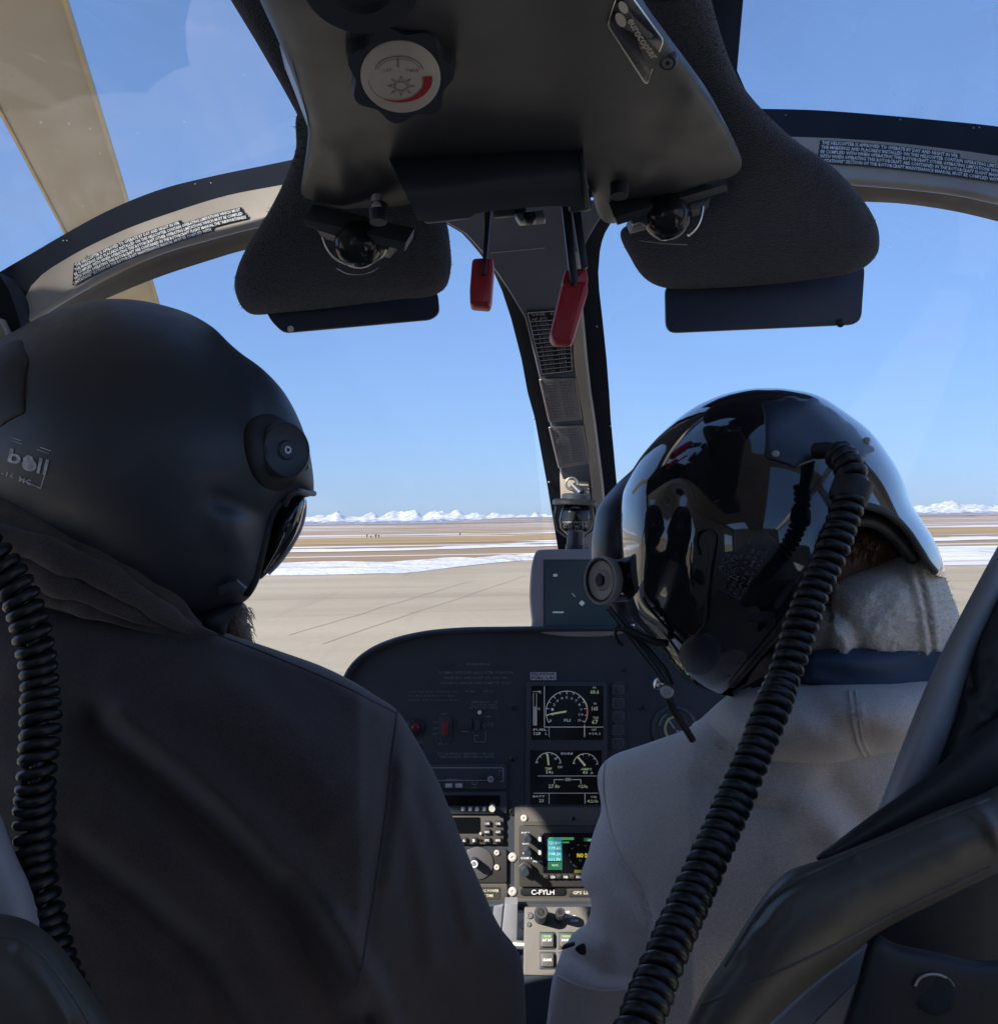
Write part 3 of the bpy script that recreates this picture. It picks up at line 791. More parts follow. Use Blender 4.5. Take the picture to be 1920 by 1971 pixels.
# speed limit table
quad = [(1012, 600), (1097, 594), (1103, 716), (1041, 723)]
def qp(q, s, t):
    a = Vector(q[0]).lerp(Vector(q[1]), s); b = Vector(q[3]).lerp(Vector(q[2]), s); r = a.lerp(b, t); return (r.x, r.y)
mb = MB(); mb.slab(quad, PS, .001, .002); tab = mb.build('placard', m_label, frame, 0)
mb = MB(); ln = lambda s0, t0, s1, t1, w=1.3: mb.line([qp(quad, s0, t0), qp(quad, s1, t1)], w, PS, .0040)
ln(.03, .02, .97, .02, 1.9); ln(.03, .98, .97, .98, 1.9); ln(.03, .02, .03, .98, 1.9); ln(.97, .02, .97, .98, 1.9)
for k in range(12): ln(.05, .16 + k * .068, .95, .16 + k * .068)
mb.text('VNE', [qp(quad, .1, .075), qp(quad, .42, .075)], 5, PS, .0040); mb.text('KNOTS', [qp(quad, .55, .075), qp(quad, .9, .075)], 4.5, PS, .0040)
mb.text('HP (FT)', [qp(quad, .1, .145), qp(quad, .45, .145)], 5, PS, .0040); mb.text('IAS', [qp(quad, .6, .145), qp(quad, .85, .145)], 4.5, PS, .0040)
for k in range(12):
    mb.text('%d 000' % (k + 1), [qp(quad, .16, .218 + k * .068), qp(quad, .46, .218 + k * .068)], 4, PS, .0040, bold=-.01)
    mb.text('%d' % (150 - 4 * k), [qp(quad, .62, .218 + k * .068), qp(quad, .82, .218 + k * .068)], 4, PS, .0040, bold=-.01)
mb.build('lettering', m_grnprint, tab, 0)
m_lam = M('laminated_card', (0.30, 0.29, 0.30), .3, bump=.3, bs=60, bd=.002)
m_dkprint = M('faded_print', (0.11, 0.105, 0.115), .6, bump=0, var=.3)
for q in ([(1040, 729), (1107, 727), (1119, 808), (1059, 813)], [(1058, 821), (1121, 818), (1133, 893), (1077, 901)]):
    mb = MB(); mb.slab(q, PS, .0025, .002, .0008); card = mb.build('placard', m_lam, frame)
    mb = MB()
    for k in range(13):
        t = .09 + k * .066
        for s0, s1 in ((.14, .42), (.52, .86)):
            s1 -= .05 * random.random(); w = 10
            mb.text('%d %d %d.%d' % (random.randint(100, 990), random.randint(10, 99), random.randint(1, 9), random.randint(0, 9)), [qp(q, s0, t + .03), qp(q, s1, t + .03)], 3.0, PS, .0032, bold=.01)
    mb.build('lettering', m_dkprint, card, 0)
    for sx in (1.0, -.02):
        mb = MB(); mb.tube([P(*qp(q, sx, .02), postd(q[0][1]) - .006), P(*qp(q, sx, .98), postd(q[2][1]) - .006)], .0015, 6); mb.build('card_rail', m_trim, card)

# glass: two windscreens and two roof windows
def pane(name, top, bot, bulge, n=14, m=12, mat=None):
    mb = MB(); rows = []
    for j in range(m + 1):
        t = j / m; r = []
        for i in range(n + 1):
            s = i / n; a, b = top(s), bot(s)
            q = a.lerp(b, t); r.append(q + Vector(bulge) * math.sin(math.pi * t) * (0.6 + .4 * math.sin(math.pi * s)))
        rows.append(r)
    mb.grid(rows)
    o = mb.build(name, mat or m_glass, frame, 179)
    me = o.data                      # normals towards the cabin
    if me.polygons[len(me.polygons) // 2].normal.dot(CO - (Vector(o['_o']) + me.polygons[len(me.polygons) // 2].center)) < 0:
        bm = bmesh.new(); bm.from_mesh(me); bmesh.ops.reverse_faces(bm, faces=bm.faces); bm.to_mesh(me); bm.free()
        me.polygons.foreach_set('use_smooth', [True] * len(me.polygons))
    return o
def lw_top(s):
    u = -420 + s * (985 + 420); u2 = max(u, -160)
    q = P(u2, cD(u2) - 10, archd(u2) + .045)
    if u < -160: q = q + Vector(((u + 160) / W0 * 1.2, -.15 * (-160 - u) / 260, -.1 * (-160 - u) / 260))
    return q
def rw_top(s):
    u = 1000 + s * 1300; u2 = min(u, 2080)
    return P(u2, cD(u2) - 10, archd(u2) + .045) + Vector((max(0, u - 2080) / W0, 0, 0))
pane('windscreen_pane', lw_top, lambda s: Vector((-.84 + .99 * s, 1.35 + .72 * math.sin(s * math.pi / 2), 1.2)), (0, .26, .10))
pane('windscreen_pane', rw_top, lambda s: Vector((.17 + .68 * s, 2.07 - .72 * (1 - math.cos(s * math.pi / 2)), 1.2)), (0, .26, .10))
def roof_top(x): return Vector((x, .705, 2.445))
pane('roof_window_pane', lambda s: roof_top(-.84 + .70 * s), lambda s: P(-160 + s * 860, cA(-160 + s * 860) + 12, archd(-160 + s * 860) + .02), (0, .03, .05), mat=m_roofglass)
pane('roof_window_pane', lambda s: roof_top(.12 + .72 * s), lambda s: P(1290 + s * 790, cA(1290 + s * 790) + 12, archd(1290 + s * 790) + .02), (0, .03, .05), mat=m_roofglass)

# roof window frames beside the console
mb = MB(); mb.slab([(1250, -160), (1436, -160), (1429, 0), (1417, 138), (1440, 190), (1300, 170)], flat(.93), .004, .04, .002)
mb.build('roof_window_frame', m_band, frame)
mb = MB(); inflate(mb, [(405, -80), (430, -40), (444, 0), (491, 77), (538, 158), (571, 218), (584, 262), (640, 240), (600, 120), (540, 0), (500, -80)], .86, .02, .02, k=1e-3, step=9, smooth=False)
mb.build('roof_window_padding', m_felt, frame, 179)

# ================================================================== OVERHEAD CONSOLE
con = thing('overhead_console', 'dark grey overhead console with control knob, maker plate and two map lamps', 'overhead console', P(960, 250, .8))
def cond(u, v):                      # underside seen from below, sloping gently down to the front
    h = .288
    d = h * W0 / max(300, (1004 - v) + .012 * (u - 960))
    return d
outline = [(315, -400), (470, -70), (500, 0), (537, 81), (574, 175), (592, 242), (588, 302), (580, 353), (575, 396), (588, 416), (630, 424), (700, 440), (770, 452), (802, 448), (812, 430), (816, 380),
           (880, 366), (1000, 352), (1120, 340), (1138, 370), (1148, 405), (1162, 426), (1180, 430), (1240, 405), (1310, 372), (1360, 352), (1404, 341), (1424, 326), (1427, 308), (1418, 284), (1394, 234), (1360, 172), (1328, 126), (1282, 64), (1237, 0), (1205, -70), (1265, -400)]
mb = MB()
inflate(mb, outline, cond, lambda u, v: .035 + .012 * math.exp(-((u - 690) / 90) ** 2 - ((v - 380) / 90) ** 2), .05, k=6e-4, step=9,
        folds=[([(640, 300), (655, 360), (660, 420)], 26, .008), ([(1250, 330), (1290, 300), (1330, 200)], 30, .004)])
body_surf = mb.hit(.8)
mb.build('console_body', m_console, con, 179)
# lever housing in the middle of the front edge
hp_ = Pl((745, 292, .738), (1113, 238, .738), (900, 420, .775))
tl = interp([(742, 293), (840, 283), (930, 270), (1030, 254), (1112, 238), (1131, 236)]); bl_ = interp([(742, 420), (806, 426), (930, 405), (1040, 396), (1131, 400)])
def drum(ul, ur, front, n=14, m=14):
    rows = []
    for j in range(m + 1):
        t = j / m; r = []
        for i in range(n + 1):
            q = i / n; u0 = ul + (ur - ul) * q
            v = tl(u0) * (1 - t) + bl_(u0 + t * 40 * (1 - q)) * t
            u = u0 + t * (62 * (1 - q) + 18 * q)
            r.append((u, v, .785 - .050 * math.sin(math.pi * (.10 + .72 * t)) if front else .86))
        rows.append(r)
    return rows
mb = MB(); f_, k_ = drum(742, 1112, True), drum(742, 1112, False)
mb.grid([[P(*q) for q in r] for r in f_])
edge_f = [r[0] for r in f_] + f_[-1][1:] + [r[-1] for r in f_[::-1]][1:] + f_[0][::-1][1:-1]
mb.ring_join([[P(*q) for q in edge_f], [P(q[0], q[1], .86) for q in edge_f]], True, False, True)
mb.build('lever_housing', m_blackpl, con, 40)
mb = MB(); mb.tube([P(u + 1, v, d - .002) for u, v, d in [r[-1] for r in f_]], .0016, 8); mb.build('housing_edge', m_console, con, 60)
def roller(u0, v0, u1, v1, rpx, d):
    mb = MB(); a, b = P(u0, v0, d), P(u1, v1, d); r = rpx * pxm(d)
    mb.lathe(a, b - a, [(r * .9, 0), (r, .003), (r, (b - a).length - .003), (r * .9, (b - a).length)], 28)
    return mb.build('roller_cover', m_console, con, 40)
roller(814, 404, 908, 392, 27, .87); roller(946, 392, 1010, 386, 28, .875); roller(1094, 385, 1134, 381, 24, .87)
mb = MB(); mb.slab(rpoly([(990, 412), (1046, 405), (1050, 424), (1000, 428)], 3), flat(.868), .004, .01, .001); mb.build('latch', m_screw, con)
mb = MB(); mb.slab(rpoly([(1006, 412), (1030, 409), (1032, 424), (1026, 430), (1012, 431), (1006, 424)], 3), flat(.866), .007, .004, .002); mb.build('latch_button', m_bar, con)
# ribbed knob with the sunshade dial
kc = body_surf.pt(771, 150, .0)
nk = (CO - kc).normalized(); kn = (nk * .66 + Vector((0, -.02, -.72))).normalized()
kc = kc - kn * .012
def lobed(c, ax, r, h, lobes=6, amp=.10, n=60):
    z = ax.normalized(); x = z.cross(Vector((0, 1, 0))).normalized(); y = z.cross(x)
    rings = []
    for f, hh in ((1, 0), (1, h * .8), (.95, h), (.6, h)):
        rings.append([c + z * hh + (x * math.cos(a) + y * math.sin(a)) * r * f * (1 + amp * math.cos(lobes * a)) for a in [2 * math.pi * k / n for k in range(n)]])
    return rings
dk = (kc - CO).length
dp = kc + kn * .052
class PlN(Pl):
    def __init__(s, a, n): s.a, s.n = Vector(a), Vector(n)
DP = PlN(dp, kn)
mb = MB(); dcen = DP.pt(771, 151)
dk = (dcen - CO).length
mb = MB(); mb.ring_join(lobed(dcen - kn * .0415, kn, 92 * pxm(dk), .040, 7, .09)); kb = mb.build('control_knob', m_blackpl, con, 40)
mb = MB(); mb.lathe(dcen - kn * .003, kn, [(70 * pxm(dk), 0), (70 * pxm(dk), .0022), (67 * pxm(dk), .003)], 40); mb.build('dial_face', m_cream, kb, 40)
dc = (770, 151)
mb = MB()
def arcpts(u, v, a, b, t0, t1, n=22): return [(u + a * math.cos(math.radians(t0 + (t1 - t0) * k / n)), v + b * math.sin(math.radians(t0 + (t1 - t0) * k / n))) for k in range(n + 1)]
o1 = arcpts(dc[0], dc[1], 62, 45, -8, 120, 24); i1 = [(dc[0] + (u - dc[0]) * (.70 + .26 * k / 24), dc[1] + (v - dc[1]) * (.70 + .26 * k / 24)) for k, (u, v) in enumerate(o1)]
for k in range(24): mb.plate([o1[k], o1[k + 1], i1[k + 1], i1[k]], DP, .0006)
mb.build('dial_arc', m_red, kb, 0)
mb = MB()
m_dial = M('dial_print', (.30, .22, .19), .6, bump=0)
mb.line(arcpts(dc[0], dc[1], 61, 44, 120, 178), 1.2, DP, .0006)
mb.line(arcpts(dc[0] - 2, dc[1] - 16, 46, 28, 185, 355), 2.0, DP, .0006); mb.line(arcpts(dc[0] - 2, dc[1] - 16, 40, 23, 188, 352), 1.0, DP, .0006)
mb.line([(766, 110), (766, 128)], 3, DP, .0006)
mb.text('OFF', [(735, 138), (755, 137)], 7, DP, .0006); mb.text('MAX', [(782, 137), (806, 138)], 7, DP, .0006)
mb.line(ell(772, 164, 11, 8, n=20) + [ell(772, 164, 11, 8, n=20)[0]], 1.6, DP, .0006)
for k in range(8):
    a = 2 * math.pi * k / 8 - math.pi / 2; w = 3.2
    p0 = (772 + 12 * math.cos(a - .3), 164 + 9 * math.sin(a - .3)); p1 = (772 + 12 * math.cos(a + .3), 164 + 9 * math.sin(a + .3)); tp = (772 + 27 * math.cos(a), 164 + 20 * math.sin(a))
    mb.line([p0, tp, p1], 1.3, DP, .0006)
mb.build('dial_marking', m_dial, kb, 0)
# larger round control nearest the camera
k2 = body_surf.pt(694, -28); kn2 = (CO - k2).normalized() * .55 + Vector((0, 0, -.8)); kn2.normalize()
d2 = (k2 - CO).length
mb = MB(); mb.lathe(k2 - kn2 * .02, kn2, [(112 * pxm(d2), 0), (112 * pxm(d2), .010), (102 * pxm(d2), .017), (60 * pxm(d2), .018), (55 * pxm(d2), .014)], 48); mb.build('round_vent', m_blackpl, con, 40)
# maker's plate
pq = [(1186, -20), (1169, 48), (1245, 163), (1277, 76), (1225, -6)]
pq = [(1196, -34), (1169, 48), (1244, 164), (1277, 77)]
mb = MB(); mb.slab(rpoly(pq, 9), body_surf, .0022, .002, .0008); mp = mb.build('maker_plate', M('plate_black_gloss', (.03, .03, .032), .15, bump=.2, bs=40, bd=.001, spec=.6), con, 30)
mb = MB(); q2 = rpoly(pq, 9); mb.line(q2 + [q2[0]], 3.0, body_surf, .0026); mb.build('plate_border', m_chrome, mp, 0)
mb = MB(); mb.text('eurocopter', [(1207, 40), (1226, 74), (1256, 116)], 16, body_surf, .0026, up=(1, -.62), bold=.022, res=3)
for (u, v, a, b, g) in [(1194, 38, 15, 9, 62), (1199, 14, 13, 8, 60)]: mb.plate(ell(u, v, a, b, g, 20), body_surf, .0026)
mb.build('lettering', M('plate_silver_print', (.62, .58, .50), .4, bump=0), mp, 0)
mb = MB(); sc = body_surf.pt(1285, 117); ns = (CO - sc).normalized(); ns = (ns * .6 + Vector((-.1, 0, -.6))).normalized(); mb.lathe(sc - ns * .004, ns, [(.0055, 0), (.0055, .0045), (.0048, .006)], 20); sk = mb.build('screw', m_blackpl, con, 40)
mb = MB(); mb.lathe(sc, ns, [(.0034, .0), (.0034, .0026), (.0015, .0026), (.0012, .001)], 16); mb.build('screw_head', m_screw, sk, 40)
# switch pegs
for (u, v, mt, dd) in [(726, 392, m_cream, .83), (1190, 342, m_blackpl, .82)]:
    mb = MB(); a, b = P(u + 1, v - 14, dd), P(u, v + 12, dd - .006)
    mb.tube([a, a.lerp(b, .05), a.lerp(b, .5), a.lerp(b, .95), b], [.003, .0052, .0055, .0052, .003], 14)
    mb.build('switch_peg', mt, con, 60)
    mb = MB(); mb.tube([P(u + 2, v + 2, dd - .001), P(u + 2, v + 36, dd - .004)], [.008, .0072], 14); mb.build('peg_socket', m_blackpl, con, 50)
# map lamps
m_globe = M('lamp_black_gloss', (.018, .019, .022), .15, bump=0)
def lamp(plate, gc, gr, d, rings):
    mb = MB(); mb.slab(plate, Pl((plate[0][0], plate[0][1], d), (plate[1][0], plate[1][1], d - .01), (plate[0][0], plate[0][1] + 30, d + .012)), .004, .02, .002)
    l = mb.build('lamp_bracket', m_console, con, 30)
    mb = MB(); mb.ball(P(gc[0], gc[1], d + .01), gr * pxm(d), 32); mb.build('lamp_globe', m_globe, l, 179)
    for pts, w in rings:
        mb = MB(); mb.tube([P(u, v, d - .012) for u, v in spline(pts, 6, closed=False)], w * pxm(d), 8); mb.build('lamp_ring', m_chrome, l, 60)
lamp([(586, 416), (784, 462), (781, 480), (590, 432)], (689, 470), 47, .87, [([(621, 456), (630, 478), (645, 496), (664, 506), (682, 509)], 3.0), ([(742, 480), (734, 494), (718, 505)], 2.6), ([(648, 516), (668, 526), (690, 528), (712, 524), (728, 515)], 1.2)])
lamp([(1180, 414), (1395, 349), (1399, 364), (1186, 430)], (1284, 415), 48, .86, [([(1352, 397), (1348, 420), (1338, 440), (1324, 453)], 3.2), ([(1230, 463), (1275, 468), (1322, 471)], 1.4), ([(1216, 432), (1232, 428), (1242, 434)], 2.6)])
mb = MB(); mb.slab([(602, 430), (760, 468), (745, 486), (612, 446)], flat(.875), .004, .02, .002); mb.slab([(1210, 420), (1365, 380), (1362, 398), (1218, 438)], flat(.865), .004, .02, .002)
mb = MB(); mb.slab([(602, 430), (760, 468), (745, 486), (612, 446)], flat(.875), .004, .02, .002); mb.build('lamp_collar', m_blackpl, con)
mb = MB(); mb.slab([(1210, 420), (1365, 380), (1362, 398), (1218, 438)], flat(.865), .004, .02, .002); mb.build('lamp_collar', m_blackpl, con)
# white sticker sliver on the console's left flank
mb = MB(); mb.plate([(537, 85), (560, 112), (578, 175), (594, 240), (597, 246), (590, 240), (566, 175), (548, 130)], body_surf, .002); mb.build('sticker', M('pale_sticker', (.45, .50, .58), .3, bump=0), con, 0)

# ================================================================== SUN VISOR PADS AND PLATES
m_fuzz = M('felt_fibre_grey', (0.085, 0.082, 0.088), .95, var=.3, bump=0)
def fuzz(srf, box, n, parent, mat, ln=.0017, rad=.00026):
    mb = MB()
    for k in range(n):
        u, v = random.uniform(box[0], box[2]), random.uniform(box[1], box[3])
        r_ = ray(u, v).normalized(); hh = srf.b.ray_cast(CO, r_)
        if hh[0] is None: continue
        n_ = hh[1] if hh[1].dot(r_) < 0 else -hh[1]
        if random.random() > 1.15 + n_.dot(r_) * .75: continue     # more on the turning edges
        j = Vector((random.gauss(0, 1), random.gauss(0, 1), random.gauss(0, 1))) * ln * .45
        a, b, c = hh[0] - n_ * .0004, hh[0] + n_ * ln * .5 + j * .5, hh[0] + n_ * ln + j
        mb.tube([a, b, c], [rad, rad * .8, rad * .4], 3, False)
    return stuff(mb.build('felt_fibre', mat, parent, 0))
lv = thing('sun_visor', 'left padded felt sun visor with short smoked plate and white screw', 'sun visor', P(660, 520, 1.0), 'padded sun visors under the overhead console')
mb = MB(); inflate(mb, [(575, 215), (569, 286), (552, 336), (519, 403), (472, 481), (455, 522), (451, 551), (462, 586), (482, 604), (540, 602), (640, 592), (760, 577), (835, 568), (858, 552), (868, 515), (866, 470), (860, 430), (830, 330), (760, 250), (660, 200)],
              lambda u, v: .80 + (v - 200) * .00060, .035, .02, k=1.0e-3, step=9)
ps_ = mb.hit(.9); pd_ = mb.build('pad', m_felt, lv, 179); fuzz(ps_, (446, 210, 870, 608), 7000, pd_, m_fuzz)
mb = MB(); mb.slab(rpoly([(500, 575), (522, 618), (545, 641), (830, 615), (846, 602), (842, 560)], 12), flat(1.045), .003, .003, .001); pl_ = mb.build('tinted_plate', m_smoke, lv)
mb = MB(); mb.lathe(P(559, 633, 1.041), (CO - P(559, 633, 1.041)), [(.0034, -.003), (.0034, .001), (.0026, .0018)], 14); mb.build('screw', m_white, pl_, 40)
rv = thing('sun_visor', 'right padded felt sun visor with deep smoked plate beside the console', 'sun visor', P(1450, 480, 1.0), 'padded sun visors under the overhead console')
mb = MB(); inflate(mb, [(1150, -250), (1190, -70), (1240, 20), (1300, 100), (1350, 200), (1400, 320), (1340, 380), (1240, 420), (1194, 445), (1215, 500), (1240, 535), (1275, 553), (1400, 553), (1560, 538), (1655, 519), (1687, 490), (1692, 463), (1687, 432), (1663, 388), (1603, 321), (1518, 260), (1440, 180), (1414, 138), (1385, 60), (1355, -70), (1340, -250)],
              lambda u, v: .70 + max(0, v) * .00062, .03, .02, k=1.0e-3, step=9)
ps_ = mb.hit(.9); pd_ = mb.build('pad', m_felt, rv, 179); fuzz(ps_, (1180, 0, 1695, 556), 8000, pd_, m_fuzz)
mb = MB(); mb.slab(rpoly([(1279, 545), (1281, 641), (1655, 624), (1663, 505)], 22, 5), flat(1.05), .003, .003, .001); pr_ = mb.build('tinted_plate', m_smoke, rv)
mb = MB(); mb.lathe(P(1617, 622, 1.046), (CO - P(1617, 622, 1.046)), [(.0044, -.003), (.0044, .001), (.0034, .0018)], 14); mb.build('screw', m_bar, pr_, 40)

# ================================================================== RED-HANDLED LEVERS
def lever(label, body, arm, d, side):
    t = thing('red_lever', label, 'lever', P(body[0][0], body[0][1], d), 'red handled levers hanging from the overhead console')
    mb = MB(); mb.slab(rpoly(body, 8), flat(d), .009, .012, .0045); mb.build('handle', m_red, t, 30)
    if side: 
        mb = MB(); mb.slab(side, flat(d + .004), .009, .008, .003); mb.build('handle_socket', m_red, t, 30)
    for a in arm:
        mb = MB(); mb.slab(a, flat(d - .010), .0035, .0035, .001); mb.build('arm', m_bar, t, 30)
    return t
lever('short red handled lever hanging left of the windscreen post', [(909, 500), (949, 498), (951, 520), (946, 585), (942, 595), (905, 592), (904, 560)], [[(931, 386), (945, 386), (944, 420), (935, 530), (927, 530), (932, 440)]], .93, None)
lever('longer slanting red handled lever in front of the windscreen post', [(1080, 548), (1128, 543), (1131, 562), (1101, 664), (1064, 663), (1057, 648)], [[(1079, 388), (1096, 388), (1112, 540), (1105, 552), (1097, 545)], [(1099, 392), (1116, 400), (1131, 515), (1118, 520)]], .90, rpoly([(1086, 523), (1126, 519), (1131, 540), (1126, 566), (1082, 566), (1080, 545)], 5))

# ================================================================== STANDBY COMPASS on the centre post
cp = thing('standby_compass', 'small round liquid compass mounted low on the windscreen post', 'compass', P(1108, 990, 1.56))
cd = 1.56; px = pxm(cd)
mb = MB(); mb.slab([(1077, 905), (1128, 898), (1136, 965), (1080, 965)], flat(1.585), .004, .01, .001); mb.build('mount_plate', m_trim, cp)
mb = MB(); ce = P(1100, 931, 1.565); ax = (CO - ce).normalized(); tor = [ce + (ax.cross(Vector((0, 0, 1))).normalized() * math.cos(a) + Vector((0, 0, 1)) * math.sin(a)) * 11.5 * px for a in [2 * math.pi * k / 20 for k in range(21)]]
mb.tube(tor, 2.4 * px, 8); mb.build('mount_eye', m_screw, cp, 60)
mb = MB(); mb.tube([P(1103, 935, 1.57), P(1118, 950, 1.56)], 9 * px, 10); mb.build('mount_stem', m_blackpl, cp, 40)
up = CM.to_3x3() @ Vector((.05, 1, 0))
rc = P(1106, 967, cd)
mb = MB(); mb.lathe(rc - up * 6 * px, up, [(41 * px, 0), (43 * px, 2 * px), (43 * px, 8 * px), (38 * px, 12 * px), (22 * px, 13 * px)], 32); mb.build('top_ring', m_bar, cp, 40)
mb = MB(); mb.lathe(rc + up * 6 * px, up, [(26 * px, 0), (26 * px, 8 * px), (20 * px, 11 * px)], 20); mb.build('top_cap', m_blackpl, cp, 40)
bc = P(1107, 1003, cd)
mb = MB(); mb.lathe(bc, up, [(24 * px, 33 * px), (29 * px, 16 * px), (31 * px, 0), (28 * px, -15 * px), (16 * px, -27 * px)], 32); mb.build('bowl', glass_mat('compass_bowl_glass', (.75, .78, .80), 1.5), cp, 179)
mb = MB(); mb.lathe(bc, up, [(25 * px, 24 * px), (25 * px, -16 * px), (10 * px, -22 * px)], 32); cc = mb.build('card', m_label, cp, 40)
cs = MB(); cs.lathe(bc, up, [(25 * px, 24 * px), (25 * px, -16 * px)], 48, False); CS = cs.hit(cd)
mb = MB(); mb.text('030 W 24', [(1084, 1016), (1107, 1019), (1130, 1016)], 8, CS, .0008, bold=.02, res=2)
for k in range(17): mb.line([(1083 + k * 3, 1003 + .6), (1083 + k * 3, 1008 if k % 2 else 1006)], 1.3, CS, .0008)
mb.line([(1107, 975), (1107, 1006)], 2, CS, .002)
mb.build('lettering', m_white, cc, 0)
mb = MB(); mb.lathe(P(1107, 1040, cd - .03), up, [(13 * px, 20 * px), (16 * px, 17 * px), (16 * px, -8 * px), (18 * px, -9 * px), (18 * px, -22 * px), (15 * px, -30 * px)], 24); mb.build('lamp', m_bar, cp, 40)
for sg in (-1, 1):
    mb = MB(); mb.tube([P(1107 + sg * 36, 972, cd), P(1107 + sg * 40, 995, cd), P(1107 + sg * 34, 1020, cd), P(1107 + sg * 16, 1034, cd - .02)], 2.6 * px, 8); mb.build('cage_strap', m_bar, cp, 60)
# ================================================================== PEOPLE
m_skin = M('skin', (0.40, 0.235, 0.165), .55, var=.08, bump=.2, bs=300)
m_hair = M('brown_hair', (0.24, 0.12, 0.065), .8, var=.4, vs=60, bump=.8, bs=700, bd=.002)
m_jacket = M('dark_softshell', (0.080, 0.064, 0.062), .85, var=.15, speck=.16, ss=700, bump=.35, bs=1300, bd=.0006, sheen=.25, spec=.2)
m_collar = M('dark_collar_fleece', (0.098, 0.080, 0.074), .95, var=.25, bump=.7, bs=900, bd=.0015, speck=.25, sheen=.3, spec=.1)
m_hoodie = M('pale_grey_sweatshirt', (0.66, 0.60, 0.565), .9, var=.07, bump=.6, bs=900, bd=.0008, speck=.14, ss=800, sheen=.3, spec=.15)
m_fleece = M('cream_fleece', (0.86, 0.80, 0.71), .98, var=.06, vs=60, bump=.7, bs=500, bd=.003, speck=.10, ss=500, sheen=.5, spec=.05)
m_trouser = M('blue_denim', (0.09, 0.12, 0.20), .9, var=.15, bump=.3)
m_navy = M('navy_webbing', (0.040, 0.070, 0.125), .55, var=.15, bump=.5, bs=600, bd=.0008)
m_cord = M('cord_rubber_black', (0.009, 0.010, 0.012), .34, var=.2, bump=.2, bs=600, bd=.0004)
m_mhel = M('matt_black_helmet', (0.045, 0.053, 0.066), .48, var=.08, vs=20, bump=.15, bs=900, bd=.0003)
m_ghel = M('gloss_black_helmet', (0.010, 0.011, 0.014), .06, var=.1, bump=0, coat=1.0, spec=.5)
m_vcov = M('visor_cover_navy', (0.030, 0.037, 0.058), .35, bump=.05)
m_rubber = M('rubber_black', (0.020, 0.021, 0.023), .6, bump=.2)
m_visor = M('dark_visor_lens', (0.014, 0.012, 0.020), .05, bump=0, coat=.6)
m_knobgrey = M('knob_grey', (0.52, 0.49, 0.45), .5, bump=.1)

def skin_body(name, joints, bones, root, mat):
    """one continuous figure grown round a skeleton"""
    me = bpy.data.meshes.new(name); keys = list(joints); ix = {k: i for i, k in enumerate(keys)}
    c = Vector(joints[root][0])
    me.from_pydata([Vector(joints[k][0]) - c for k in keys], [(ix[a], ix[b]) for a, b in bones], [])
    o = bpy.data.objects.new(name, me); COL.objects.link(o)
    m = o.modifiers.new('skin', 'SKIN'); m.use_smooth_shade = True; m.branch_smoothing = .6
    for k in keys:
        sv = me.skin_vertices[0].data[ix[k]]; r = joints[k][1]; sv.radius = r if isinstance(r, tuple) else (r, r); sv.use_root = (k == root)
    s = o.modifiers.new('sub', 'SUBSURF'); s.levels = 2; s.render_levels = 2
    dg = bpy.context.evaluated_depsgraph_get()
    m2 = bpy.data.meshes.new_from_object(o.evaluated_get(dg))
    bpy.data.objects.remove(o)
    ob = bpy.data.objects.new(name, m2); m2.name = name; COL.objects.link(ob)
    ob.location = c; ob['_o'] = tuple(c)
    m2.materials.clear(); m2.materials.append(mat)
    m2.polygons.foreach_set('use_smooth', [True] * len(m2.polygons))
    return ob

